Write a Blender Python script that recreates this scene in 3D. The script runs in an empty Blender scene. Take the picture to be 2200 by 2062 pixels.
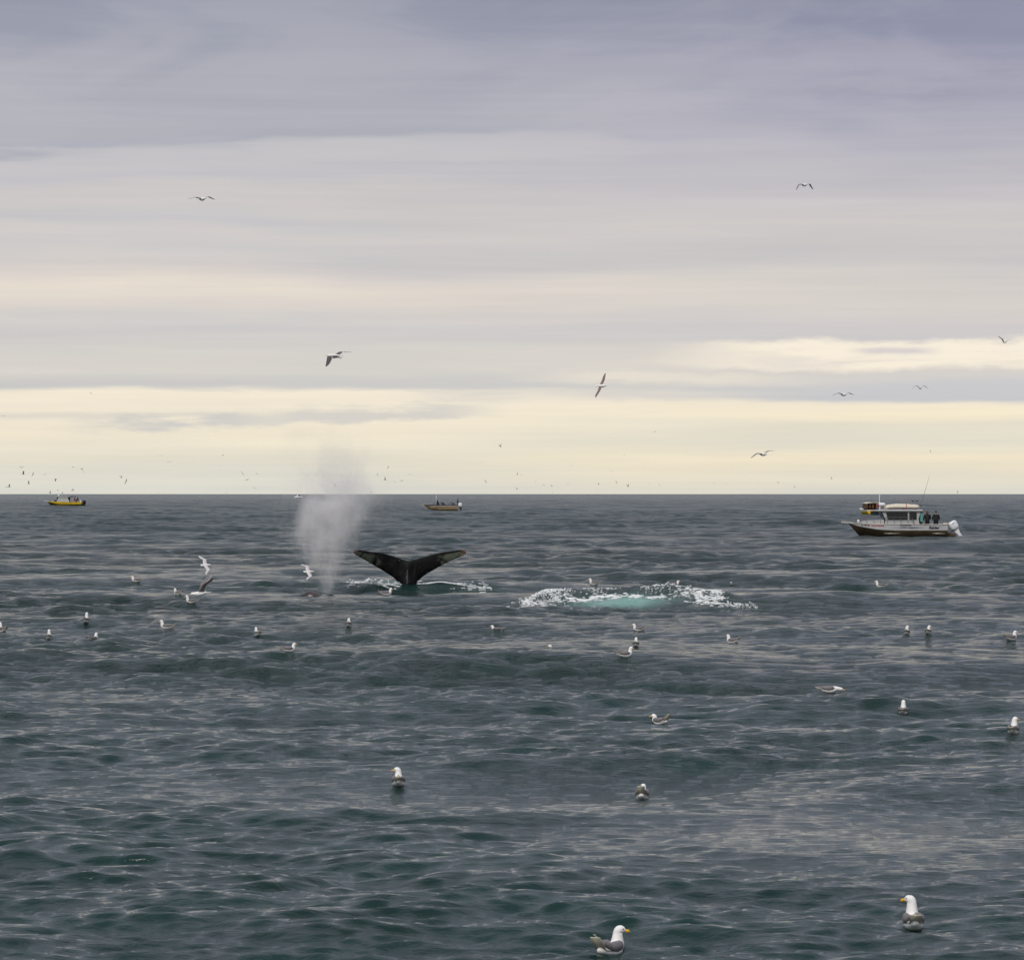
import bpy, math, random
import numpy as np
from mathutils import Vector, Matrix
scene = bpy.context.scene
col = scene.collection
random.seed(7)
PI = math.pi

# ------------------------------------------------------------ camera
CAM_H = 3.6          # eye height above the mean sea
F = 7000.0           # focal length in pixels of the 2200 px wide photograph
cam_d = bpy.data.cameras.new('camera')
cam = bpy.data.objects.new('camera', cam_d); col.objects.link(cam)
cam.location = (0, 0, CAM_H); cam.rotation_euler = (PI / 2, 0, 0)
cam_d.sensor_width = 36; cam_d.lens = F / 2200 * 36
cam_d.shift_y = 30.0 / 2200
cam_d.clip_start = 0.5; cam_d.clip_end = 200000
scene.camera = cam
scene.view_settings.view_transform = 'Standard'
scene.view_settings.look = 'None'
scene.view_settings.exposure = 0.3
scene.view_settings.gamma = 1
scene.view_settings.use_curve_mapping = False
try:
    scene.cycles.volume_step_rate = 1.0
    scene.cycles.volume_bounces = 4
except Exception:
    pass

SUN_EL, SUN_AZ = 48.0, 205.0        # azimuth clockwise from +Y (behind the camera, to the left)
sun_d = bpy.data.lights.new('sun', 'SUN')
sun = bpy.data.objects.new('sun', sun_d); col.objects.link(sun)
sun_d.energy = 1.5; sun_d.angle = math.radians(24); sun_d.color = (1.0, 0.95, 0.88)
_a, _e = math.radians(SUN_AZ), math.radians(SUN_EL)
sv = Vector((math.sin(_a) * math.cos(_e), math.cos(_a) * math.cos(_e), math.sin(_e)))
sun.rotation_euler = (-sv).to_track_quat('-Z', 'Y').to_euler()

# ------------------------------------------------------------ node helper
def srgb(c):
    return tuple((v / 255 / 12.92) if v / 255 <= 0.04045 else ((v / 255 + 0.055) / 1.055) ** 2.4 for v in c)

class G:
    """tiny expression builder over a node tree"""
    def __init__(s, nt): s.nt = nt
    def new(s, t): return s.nt.nodes.new(t)
    def link(s, a, b):
        s.nt.links.new(a, b)
    def put(s, sock, v):
        if isinstance(v, (int, float)): sock.default_value = v
        elif isinstance(v, tuple): sock.default_value = v if len(v) == len(sock.default_value) else tuple(v) + (1,)
        else: s.link(v, sock)
    def m(s, op, a, b=0.0, c=None, clamp=False):
        n = s.new('ShaderNodeMath'); n.operation = op; n.use_clamp = clamp
        s.put(n.inputs[0], a); s.put(n.inputs[1], b)
        if c is not None: s.put(n.inputs[2], c)
        return n.outputs[0]
    def add(s, a, b): return s.m('ADD', a, b)
    def sub(s, a, b): return s.m('SUBTRACT', a, b)
    def mul(s, a, b): return s.m('MULTIPLY', a, b)
    def ss(s, x, lo, hi, a=0.0, b=1.0):
        n = s.new('ShaderNodeMapRange'); n.interpolation_type = 'SMOOTHSTEP'
        s.put(n.inputs['Value'], x); s.put(n.inputs['From Min'], lo); s.put(n.inputs['From Max'], hi)
        s.put(n.inputs['To Min'], a); s.put(n.inputs['To Max'], b)
        return n.outputs[0]
    def vec(s, x, y, z):
        n = s.new('ShaderNodeCombineXYZ'); s.put(n.inputs[0], x); s.put(n.inputs[1], y); s.put(n.inputs[2], z)
        return n.outputs[0]
    def noise(s, v, scale=1.0, detail=3.0, rough=0.5, dist=0.0, dims='3D'):
        n = s.new('ShaderNodeTexNoise'); n.noise_dimensions = dims
        s.link(v, n.inputs['Vector']); n.inputs['Scale'].default_value = scale
        n.inputs['Detail'].default_value = detail; n.inputs['Roughness'].default_value = rough
        n.inputs['Distortion'].default_value = dist
        return n.outputs[0]
    def ramp(s, fac, stops, interp='LINEAR'):
        n = s.new('ShaderNodeValToRGB'); cr = n.color_ramp; cr.interpolation = interp
        while len(cr.elements) < len(stops): cr.elements.new(0.5)
        for e, (p, c) in zip(cr.elements, sorted(stops)): 
            e.position = p; e.color = tuple(c) + (1,)
        s.link(fac, n.inputs[0]); return n.outputs[0]
    def mix(s, f, a, b, bt='MIX'):
        n = s.new('ShaderNodeMix'); n.data_type = 'RGBA'; n.blend_type = bt; n.clamp_factor = True
        s.put(n.inputs[0], f); s.put(n.inputs[6], a); s.put(n.inputs[7], b)
        return n.outputs[2]

# ------------------------------------------------------------ world: layered overcast over a Nishita sky
world = bpy.data.worlds.new('World'); scene.world = world; world.use_nodes = True
nt = world.node_tree; nt.nodes.clear(); g = G(nt)
tc = g.new('ShaderNodeTexCoord'); sep = g.new('ShaderNodeSeparateXYZ'); g.link(tc.outputs['Generated'], sep.inputs[0])
X, Y, Z = sep.outputs
hr = g.m('SQRT', g.add(g.mul(X, X), g.mul(Y, Y)))
z7 = g.m('DIVIDE', g.mul(Z, 7.0), g.m('MAXIMUM', hr, 0.02))
u = g.mul(X, 7.0)
w3 = g.vec(g.mul(X, 7), g.mul(Y, 7), g.mul(Z, 28))
warp = g.sub(g.noise(w3, 1.1, 3, 0.5), 0.5)
warp2 = g.sub(g.noise(g.vec(g.mul(X, 7), g.mul(Y, 7), g.mul(Z, 70)), 2.4, 4, 0.55), 0.5)
# warping dies out toward the horizon where the layers are seen edge on
wamp = g.ss(z7, 0.05, 0.8, 0.018, 0.16)
vv = g.sub(1.061, g.add(z7, g.add(g.mul(warp, wamp), g.mul(warp2, 0.042))))
fac = g.m('DIVIDE', g.add(vv, 0.3), 1.4, clamp=True)
def stops(lst): return [((v / 1000 + 0.3) / 1.4, srgb(c)) for v, c in lst]
L = g.ramp(fac, stops([(-300, (150, 155, 167)), (0, (150, 153, 169)), (120, (160, 162, 175)), (230, (175, 175, 184)), (290, (176, 176, 184)),
    (302, (172, 173, 183)), (314, (194, 192, 195)), (345, (199, 195, 197)), (372, (193, 191, 195)), (400, (204, 199, 198)), (432, (207, 201, 199)), (470, (199, 197, 199)),
    (500, (208, 202, 200)), (540, (203, 200, 200)), (585, (216, 208, 203)), (625, (229, 218, 206)), (670, (218, 211, 205)), (700, (206, 203, 202)), (735, (208, 205, 202)),
    (765, (214, 209, 203)), (800, (212, 208, 202)), (836, (201, 200, 199)), (848, (246, 234, 213)), (875, (240, 230, 211)), (930, (242, 231, 209)), (985, (228, 222, 205)), (1030, (221, 218, 206)), (1061, (219, 217, 207))]))
R = g.ramp(fac, stops([(-300, (147, 151, 164)), (0, (141, 143, 161)), (60, (143, 145, 166)), (130, (152, 152, 172)), (160, (158, 157, 176)), (205, (160, 159, 177)), (225, (170, 168, 183)),
    (300, (180, 177, 188)), (360, (188, 185, 191)), (430, (200, 195, 197)), (480, (208, 202, 199)), (530, (203, 198, 198)), (570, (200, 196, 197)), (605, (211, 205, 200)), (660, (213, 206, 201)), (700, (209, 203, 202)), (738, (204, 200, 202)),
    (755, (214, 208, 202)), (790, (222, 214, 205)), (830, (206, 204, 203)), (858, (200, 200, 203)), (872, (246, 234, 210)), (893, (247, 234, 207)), (915, (230, 223, 205)), (955, (226, 221, 205)), (985, (240, 228, 202)), (1030, (228, 221, 203)), (1061, (220, 217, 205))]))
base = g.mix(g.ss(g.add(u, g.mul(warp, 1.2)), -0.6, 0.7), L, R)
# fine horizontal striation
st = g.noise(g.vec(g.mul(X, 7), g.mul(Y, 7), g.mul(Z, 300)), 1.3, 5, 0.6)
st2 = g.noise(g.vec(g.mul(X, 7), g.mul(Y, 7), g.mul(Z, 120)), 1.0, 4, 0.55)
sm = g.add(g.mul(g.sub(st, 0.5), 0.17), g.mul(g.sub(st2, 0.5), 0.22))
base = g.mix(1.0, base, g.vec(g.add(1.0, sm), g.add(1.0, g.mul(sm, 0.9)), g.add(1.0, g.mul(sm, 0.62))), 'MULTIPLY')
# soft bluish deck undersides high up
lump = g.noise(g.vec(g.mul(X, 7), g.mul(Y, 7), g.mul(Z, 32)), 1.3, 5, 0.55, 0.6)
lm = g.mul(g.ss(lump, 0.42, 0.62), g.ss(z7, 0.35, 0.75))
base = g.mix(g.mul(lm, 0.20), base, srgb((206, 200, 205)))
# named cloud shapes low in the sky; each is a soft band in (azimuth, height) broken up by noise
brk = g.noise(g.vec(g.mul(X, 7), g.mul(Y, 7), g.mul(Z, 26)), 5.0, 6, 0.6)
brk2 = g.noise(g.vec(g.mul(X, 7), g.mul(Y, 7), g.mul(Z, 60)), 2.6, 6, 0.62, 0.3)
def patch(u0, u1, v0, v1, colr, amt, su=0.25, sv_=0.012, br=0.03, tilt=0.0, tear=0):
    global base
    v = g.sub(1.061, z7)
    v = g.add(v, g.add(g.mul(g.sub(brk, 0.5), br * 2), g.mul(u, tilt)))
    mu = g.mul(g.ss(u, u0, u0 + su), g.ss(u, u1 - su, u1, 1.0, 0.0))
    mv = g.mul(g.ss(v, v0, v0 + sv_), g.ss(v, v1 - sv_, v1, 1.0, 0.0))
    f_ = g.mul(g.mul(mu, mv), amt)
    if tear: f_ = g.mul(f_, g.ss(brk2, .38, .58))
    base = g.mix(f_, base, srgb(colr))
patch(-1.02, -0.42, .860, .912, (206, 204, 200), .9, .2, .018, .040, .03, 1)
patch(-0.62, 0.02, .848, .906, (209, 206, 201), .85, .2, .018, .044, .03, 1)
patch(-1.3, -0.5, .884, .902, (210, 206, 200), .5, .2, .008, .01)
patch(0.28, 1.6, .722, .806, (249, 238, 219), 1.0, .3, .022, .034)
patch(0.70, .93, .742, .768, (212, 205, 206), .9, .08, .012, .012)
patch(-0.1, 0.75, .785, .830, (240, 230, 213), .6, .35, .02, .022, -.02)
patch(0.55, 1.6, .805, .866, (200, 200, 205), .75, .3, .03, .02)
patch(0.0, 1.6, .12, .165, (170, 168, 182), .55, .25, .040, .05, .02)
patch(0.1, 1.7, .205, .262, (184, 181, 190), .5, .3, .045, .05, .05)
patch(0.35, 1.8, .165, .205, (153, 153, 170), .55, .3, .035, .05, -.03)
patch(-1.6, 0.35, .318, .350, (200, 196, 198), .5, .5, .010, .02, .0, 1)
patch(-.3, .5, .815, .868, (214, 209, 203), .6, .2, .02, .04, .0, 1)
patch(0.35, 1.3, .745, .80, (226, 217, 210), .75, .25, .02, .05, .0, 1)
patch(0.2, .75, .752, .79, (236, 226, 212), .6, .25, .02, .05, .0, 1)
patch(1.0, 1.5, .760, .800, (247, 235, 213), .7, .12, .02, .03)
sky = g.new('ShaderNodeTexSky'); sky.sky_type = 'NISHITA'; sky.sun_disc = False
sky.sun_elevation = math.radians(SUN_EL); sky.sun_rotation = math.radians(SUN_AZ)
clouds = g.mix(1.0, base, (8.12, 8.12, 8.12), 'MULTIPLY')
# overcast is somewhat brighter overhead than low down, as every overcast is
zen = g.ss(Z, 0.16, 0.8, 1.0, 1.75)
clouds = g.mix(g.mul(g.ss(Z, 0.13, 0.30), .8), clouds, g.mix(1.0, srgb((153, 157, 168)), (8.12, 8.12, 8.12), 'MULTIPLY'))
clouds = g.mix(1.0, clouds, g.vec(zen, zen, zen), 'MULTIPLY')
fin = g.mix(0.03, clouds, sky.outputs[0])
bg = g.new('ShaderNodeBackground'); g.link(fin, bg.inputs[0]); bg.inputs[1].default_value = 0.1
out = g.new('ShaderNodeOutputWorld'); g.link(bg.outputs[0], out.inputs[0])

# ------------------------------------------------------------ tagging and mesh helpers
def tag(o, label=None, cat=None, group=None, kind=None):
    for k, v in (('label', label), ('category', cat), ('group', group), ('kind', kind)):
        if v: o[k] = v
    return o

# ------------------------------------------------------------ the sea
def sstep(x, a, b):
    t = np.clip((x - a) / (b - a), 0, 1); return t * t * (3 - 2 * t)
rng = np.random.RandomState(11)
NW = 150
lam = np.exp(np.linspace(np.log(0.15), np.log(34.0), NW)) * rng.uniform(0.96, 1.04, NW)
# mean direction of travel: toward the camera and slightly to the right
spread = np.where(lam > 9, 0.48, np.where(lam > 1.2, 0.66, 0.50))
ang = -PI / 2 + 0.16 + rng.normal(0, 1, NW) * spread
slope = np.interp(np.log(lam), np.log([0.15, 0.3, 0.6, 1.5, 3.5, 8, 16, 34]), [0.050, 0.054, 0.041, 0.026, 0.0175, 0.0160, 0.0120, 0.0065]) * math.sqrt(120 / NW)
amp = slope * lam / (2 * PI)
kx, ky = np.cos(ang) * 2 * PI / lam, np.sin(ang) * 2 * PI / lam
ph = rng.uniform(0, 2 * PI, NW)
NM = 14
mlam = np.exp(rng.uniform(np.log(9), np.log(60), NM)); mang = rng.uniform(-PI, PI, NM)
mkx, mky, mph = np.cos(mang) * 2 * PI / mlam * 0.5, np.sin(mang) * 2 * PI / mlam, rng.uniform(0, 2 * PI, NM)
def ruffle(x, y):
    s = np.zeros_like(x)
    for i in range(NM): s += np.sin(mkx[i] * x + mky[i] * y + mph[i])
    return np.clip(0.95 + 0.30 * s, 0.40, 1.45)
MOUNDS = []          # (x, y, rx, ry, h) long swell crests
def at_px(px, Yd): return (px - 1100) / F * Yd
BOAT_LEFT_D, BOAT_MID_D = 730.0, 600.0
MOUNDS.append((at_px(140, BOAT_LEFT_D), BOAT_LEFT_D, 130, 70, 1.10))
MOUNDS.append((at_px(950, BOAT_MID_D), BOAT_MID_D, 60, 50, 0.75))
# churned upwelling right of the fluke: a low curved ridge with its hollow in front
RX, RY = at_px(1336, 110), 109.0
def upwell(x, y):
    dx, dy = (x - RX) / 3.15, (y - RY) / 3.6
    r = np.sqrt(dx * dx + dy * dy) + 1e-6
    back = sstep(dy / r, -0.25, 0.35)
    wob = 0.05 * np.sin(3.1 * x + 1.0) + 0.04 * np.sin(5.3 * x - 2)
    ridge = 0.22 * np.exp(-((r - 1.0 + wob) / 0.20) ** 2) * back
    lump = .85 + 0.30 * np.exp(-((x - at_px(1190, 110)) / 0.8) ** 2) + 0.35 * np.exp(-((x - at_px(1450, 110)) / 0.9) ** 2)
    hollow = -0.07 * np.exp(-(r / 0.75) ** 2)
    boil = 0.03 * np.sin(7 * x + 3 * y) * np.sin(6 * y - 4 * x) * np.exp(-(r / 1.1) ** 4)
    return ridge * lump + hollow + boil
TX, TY = at_px(877, 131.0), 131.0      # where the fluke stands
def H(x, y, dy=None, chop=False):
    x = np.asarray(x, dtype=np.float32); y = np.asarray(y, dtype=np.float32)
    z = -1.2 * (1 - sstep(y, 35, 125))
    Dx = np.zeros_like(z); Dy = np.zeros_like(z)
    mod = ruffle(x, y)
    if dy is None: dy = np.maximum(0.0019 * y, 0.03)
    kf = np.where(y > 300, 1.0, 2.2)
    for i in range(NW):
        w = np.clip((lam[i] - kf * dy) / (1.2 * dy), 0, 1)
        if lam[i] < 5: w = w * mod
        if lam[i] > .6: w = w * (0.78 + 0.22 * sstep(y, 42, 95))
        if lam[i] < 4: w = w * (1 + 0.35 * sstep(y, 70, 120))
        if not np.any(w > 0): continue
        p = kx[i] * x + ky[i] * y + ph[i]
        z = z + w * amp[i] * np.sin(p)
        if chop and lam[i] > 0.25:
            c = w * amp[i] * (np.cos(p) * 0.15 + np.sin(p) * 0.78)     # crests lean forward
            kk = 2 * PI / lam[i]
            Dx += c * kx[i] / kk; Dy += c * ky[i] / kk
    for (mx, my, rx, ry, h) in MOUNDS: z = z + h * np.exp(-((x - mx) / rx) ** 2 - ((y - my) / ry) ** 2)
    z = z + upwell(x, y)
    # wash round the tail stock
    z = z + 0.10 * np.exp(-((x - TX + 0.9) / 1.3) ** 2 - ((y - TY + 1.2) / 0.5) ** 2)
    return (z, Dx, Dy) if chop else z
def surf(x, y):
    """height of the displaced (choppy) surface above world x, y"""
    x = np.atleast_1d(np.asarray(x, dtype=float)); y = np.atleast_1d(np.asarray(y, dtype=float))
    gx, gy = x.copy(), y.copy()
    for _ in range(5):
        z, Dx, Dy = H(gx, gy, chop=True)
        gx, gy = x - Dx, y - Dy
    return H(gx, gy)
def hit(px, py):
    """first point of the sea seen at photo pixel (px, py)"""
    t = np.exp(np.linspace(np.log(18), np.log(6000), 9000))
    xs = (px - 1100) / F * t; zs = CAM_H - (py - 1061) / F * t
    zz = H(xs, t)
    i = int(np.argmax(zz >= zs))
    Yd = t[i]; x = xs[i]
    return Vector((x, Yd, float(surf(x, Yd)[0])))

rows = np.concatenate([np.exp(np.linspace(np.log(17), np.log(620), 1750)), np.exp(np.linspace(np.log(622), np.log(2400), 340)), np.exp(np.linspace(np.log(2500), np.log(90000), 90))])
NC = 520
a_ = np.linspace(-1, 1, NC)
tan_ = (a_ * 0.195)
YY, TT = np.meshgrid(rows, tan_, indexing='ij'); XX = YY * TT
rowd = np.gradient(rows)[:, None] * np.ones((1, NC))
zz, Dx, Dy = H(XX, YY, rowd, chop=True)
fade = 1 - sstep(YY, 1500, 2900)
P = np.stack([XX + Dx * fade, YY + Dy * fade, np.where(YY < 620, zz, zz * fade)], -1).reshape(-1, 3)
nr = len(rows)
# wide outer skirts so the sea also goes on left, right and behind
idx = np.arange(nr * NC).reshape(nr, NC)
q = np.stack([idx[:-1, :-1], idx[:-1, 1:], idx[1:, 1:], idx[1:, :-1]], -1).reshape(-1, 4)
me = bpy.data.meshes.new('sea')
nv0 = len(P)
extra = []
ef = []
for r in range(0, nr):
    pass
# skirts reuse the outermost column (every vertex) and run out to +-90 km
left = idx[:, 0]; right = idx[:, -1]
sl = np.array([(-90000 if rows[i] > 600 else -rows[i] * 40 - 300, rows[i], -1.3 * (rows[i] < 120)) for i in range(nr)])
sr = sl * np.array([-1, 1, 1])
P = np.concatenate([P, sl, sr])
li = nv0 + np.arange(nr); ri = li + nr
q2 = np.stack([li[:-1], left[:-1], left[1:], li[1:]], -1)
q3 = np.stack([right[:-1], ri[:-1], ri[1:], right[1:]], -1)
bi = len(P)
P = np.concatenate([P, np.array([(-90000, -90000, -1.2), (90000, -90000, -1.2)])])
front = np.concatenate([[li[0]], idx[0, :], [ri[0]]])
faces = np.concatenate([q, q2, q3])
me.vertices.add(len(P)); me.vertices.foreach_set('co', P.astype(np.float32).ravel())
nq = len(faces)
ftri = [(bi, bi + 1, int(front[-1]))] + [(bi, int(b), int(a)) for a, b in zip(front[:-1], front[1:])]
loops = np.concatenate([faces.ravel(), np.array(ftri).ravel()]).astype(np.int32)
me.loops.add(len(loops)); me.loops.foreach_set('vertex_index', loops)
me.polygons.add(nq + len(ftri))
ls = np.concatenate([np.arange(nq) * 4, nq * 4 + np.arange(len(ftri)) * 3]).astype(np.int32)
me.polygons.foreach_set('loop_start', ls)
me.polygons.foreach_set('use_smooth', np.ones(nq + len(ftri), dtype=bool))
me.update(calc_edges=True); me.validate()
# froth and aerated-water masks, fixed to the place
def froth(x, y):
    dx, dy = (x - RX) / 3.15, (y - RY) / 3.6
    r = np.sqrt(dx * dx + dy * dy) + 1e-6
    return dx, dy, r
px_, py_ = P[:, 0], P[:, 1]
dx, dy_, r_ = froth(px_, py_)
aer = np.exp(-((px_ - at_px(1335, 110)) / 1.35) ** 2) * np.exp(-((py_ - 109.5) / 1.15) ** 2) * 1.25
fo = np.exp(-((r_ - 0.84) / 0.20) ** 2) * (0.08 + 0.52 * sstep(np.abs(dx), 0.40, 0.70)) * sstep(dy_, -0.45, 0.1)
fo += 0.55 * np.exp(-((py_ - 110.5) / 0.5) ** 2) * sstep(px_, RX - 2.2, RX - 1.4) * (1 - sstep(px_, RX + 1.2, RX + 2.4))
fo += 0.55 * np.exp(-((py_ - TY + 0.9) / 1.0) ** 2) * np.exp(-((px_ - TX + 0.3) / 2.3) ** 2)
fo += 0.42 * np.exp(-((py_ - TY + 1.0) / 0.6) ** 2) * sstep(px_, TX + 0.5, TX + 1.5) * (1 - sstep(px_, TX + 3.2, TX + 5.6))
aer += 0.35 * np.exp(-((py_ - TY + 1.0) / 1.3) ** 2) * np.exp(-((px_ - TX - .4) / 2.6) ** 2)
for nm, arr in (('froth', fo), ('aerated', aer)):
    at = me.attributes.new(nm, 'FLOAT', 'POINT'); at.data.foreach_set('value', np.clip(arr, 0, 1).astype(np.float32))
sea = bpy.data.objects.new('sea', me); col.objects.link(sea)
tag(sea, 'grey green choppy sea reaching to the horizon', kind='structure')

mat = bpy.data.materials.new('sea_water'); mat.use_nodes = True
nt = mat.node_tree; nt.nodes.clear(); g = G(nt)
geo = g.new('ShaderNodeNewGeometry'); sp = g.new('ShaderNodeSeparateXYZ'); g.link(geo.outputs['Position'], sp.inputs[0])
x, y, z = sp.outputs
def attr(n):
    a = g.new('ShaderNodeAttribute'); a.attribute_name = n; return a.outputs['Fac']
# small ripples that the mesh is too coarse to carry
r1 = g.noise(g.vec(g.mul(x, 0.8), g.mul(y, 1.7), 0.0), 3.2, 5, 0.62, 0.35)
r3 = g.noise(g.vec(g.mul(x, 0.5), g.mul(y, 1.0), 5.0), 0.045, 4, 0.65, 0.3)
r2 = g.noise(g.vec(g.mul(x, 0.8), g.mul(y, 1.5), 3.0), 0.55, 3, 0.5, 0.2)
patchy = g.ss(g.noise(g.vec(g.mul(x, 0.5), g.mul(y, 1.0), 9.0), 0.06, 3, 0.5), 0.36, 0.66, 0.45, 1.25)
hgt = g.add(g.mul(g.mul(r1, patchy), g.ss(y, 35, 130, 0.075, 0.30)), g.mul(r2, g.ss(y, 60, 500, 0.06, 0.4)))
r0 = g.noise(g.vec(g.mul(x, 0.8), g.mul(y, 1.5), 2.0), 9.5, 3, 0.6, 0.3)
hgt = g.add(hgt, g.mul(g.mul(r0, patchy), g.ss(y, 60, 200, 0.022, 0.035)))
hgt = g.add(hgt, g.mul(r3, g.ss(y, 250, 1200, 0.0, 5.0)))
bump = g.new('ShaderNodeBump'); bump.inputs['Strength'].default_value = 1.0; bump.inputs['Distance'].default_value = 1.0
g.link(hgt, bump.inputs['Height'])
fn = g.noise(g.vec(x, g.mul(y, 0.8), z), 3.2, 7, 0.72, 0.8)
frm = g.ss(g.add(g.mul(attr('froth'), 0.62), g.mul(g.sub(fn, 0.5), 1.5)), 0.36, 0.46)
pr = g.new('ShaderNodeBsdfPrincipled')
deep = g.mix(g.ss(r2, 0.3, 0.7), (0.003, 0.020, 0.0175), (0.005, 0.028, 0.0245))
c = g.mix(attr('aerated'), deep, (0.24, 0.46, 0.40))
c = g.mix(frm, c, (0.80, 0.82, 0.82))
g.link(c, pr.inputs['Base Color'])
rg = g.ss(y, 50, 420, 0.05, 0.24)
g.link(g.add(rg, g.mul(frm, 0.5)), pr.inputs['Roughness'])
pr.inputs['IOR'].default_value = 1.333
g.link(bump.outputs[0], pr.inputs['Normal'])
o = g.new('ShaderNodeOutputMaterial'); g.link(pr.outputs[0], o.inputs[0])
me.materials.append(mat)
# ------------------------------------------------------------ materials
def mk(name, c, rough=0.6, metal=0.0, vary=0.12, scale=8.0, spec=None):
    m = bpy.data.materials.new(name); m.use_nodes = True
    nt = m.node_tree; nt.nodes.clear(); g = G(nt)
    tc = g.new('ShaderNodeTexCoord')
    n = g.noise(tc.outputs['Object'], scale, 4, 0.6)
    p = g.new('ShaderNodeBsdfPrincipled')
    lo = tuple(v * (1 - vary) for v in c); hi = tuple(min(1, v * (1 + vary)) for v in c)
    g.link(g.mix(g.ss(n, 0.3, 0.7), lo, hi), p.inputs['Base Color'])
    g.link(g.ss(n, 0.2, 0.8, max(0, rough - .08), min(1, rough + .08)), p.inputs['Roughness'])
    p.inputs['Metallic'].default_value = metal
    o = g.new('ShaderNodeOutputMaterial'); g.link(p.outputs[0], o.inputs[0])
    return m
M = dict(
    white_feather=mk('white_feather', (0.86, 0.84, 0.81), 0.8, vary=.05, scale=14),
    shaded_feather=mk('shaded_feather', (0.09, 0.08, 0.082), 0.8, vary=.3), white_wing=mk('white_wing', (0.66, 0.62, 0.62), 0.8, vary=.06), brown_feather=mk('brown_feather', (0.20, 0.13, 0.12), 0.8, vary=.2),  # near-black wing feather has the underside's shade against the sky in its colour
    grey_feather=mk('grey_feather', (0.185, 0.165, 0.17), 0.75, vary=.25, scale=16),
    wing_top=mk('wing_top', (0.22, 0.20, 0.205), 0.75, vary=.12, scale=9),
    pale_feather=mk('pale_feather', (0.50, 0.48, 0.37), 0.8, vary=.2, scale=18),
    bar_feather=mk('bar_feather', (0.75, 0.73, 0.68), 0.8, vary=.08),
    dark_feather=mk('dark_feather', (0.05, 0.045, 0.045), 0.7, vary=.3),
    beak=mk('beak', (0.80, 0.42, 0.02), 0.45, vary=.08), eye=mk('eye', (0.015, 0.01, 0.01), 0.2),
    red=mk('red_spot', (0.45, 0.05, 0.02), 0.5), foot=mk('foot', (0.10, 0.06, 0.06), 0.6),
    silver=mk('painted_aluminium', (0.52, 0.52, 0.52), 0.35, vary=.07, scale=2),
    bronze=mk('bronze_hull_paint', (0.085, 0.060, 0.036), 0.45, vary=.25, scale=1.5),
    cabin=mk('cabin_paint', (0.45, 0.45, 0.45), 0.4, vary=.06, scale=2),
    trim=mk('bright_trim', (0.62, 0.58, 0.50), 0.35, 0.3),
    rail=mk('rail_metal', (0.16, 0.14, 0.14), 0.45, 0.2), glass=mk('dark_glass', (0.008, 0.011, 0.015), 0.06, vary=.3),
    black=mk('black_plastic', (0.014, 0.014, 0.016), 0.5), white=mk('white_paint', (0.82, 0.82, 0.84), 0.35, vary=.04),
    cream=mk('cream_canvas', (0.66, 0.60, 0.48), 0.8, vary=.1), canvas=mk('grey_canvas', (0.36, 0.34, 0.31), 0.85, vary=.15),
    teal=mk('teal_glass', (0.10, 0.38, 0.30), 0.3), redp=mk('red_paint', (0.50, 0.02, 0.02), 0.5), ink=mk('dark_lettering', (0.03, 0.035, 0.05), 0.5),
    blue=mk('blue_graphic', (0.07, 0.12, 0.22), 0.5), swoosh=mk('grey_graphic', (0.22, 0.25, 0.30), 0.5),
    yellow=mk('yellow_hull_paint', (0.70, 0.46, 0.015), 0.4, vary=.15, scale=1.2), dkgreen=mk('dark_bottom_paint', (0.018, 0.022, 0.020), 0.5),
    tan=mk('tan_hull', (0.52, 0.36, 0.20), 0.5, vary=.15, scale=1.5), tand=mk('tan_lower_hull', (0.28, 0.20, 0.09), 0.5, vary=.2),
    orange=mk('orange_jacket', (0.55, 0.13, 0.02), 0.7), brown=mk('brown_canvas', (0.10, 0.045, 0.02), 0.8, vary=.3), motorblue=mk('slate_cowling', (0.05, 0.07, 0.10), 0.3),
    grey=mk('mid_grey', (0.20, 0.20, 0.21), 0.5), lead=mk('leather', (0.06, 0.04, 0.035), .6),
)
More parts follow.
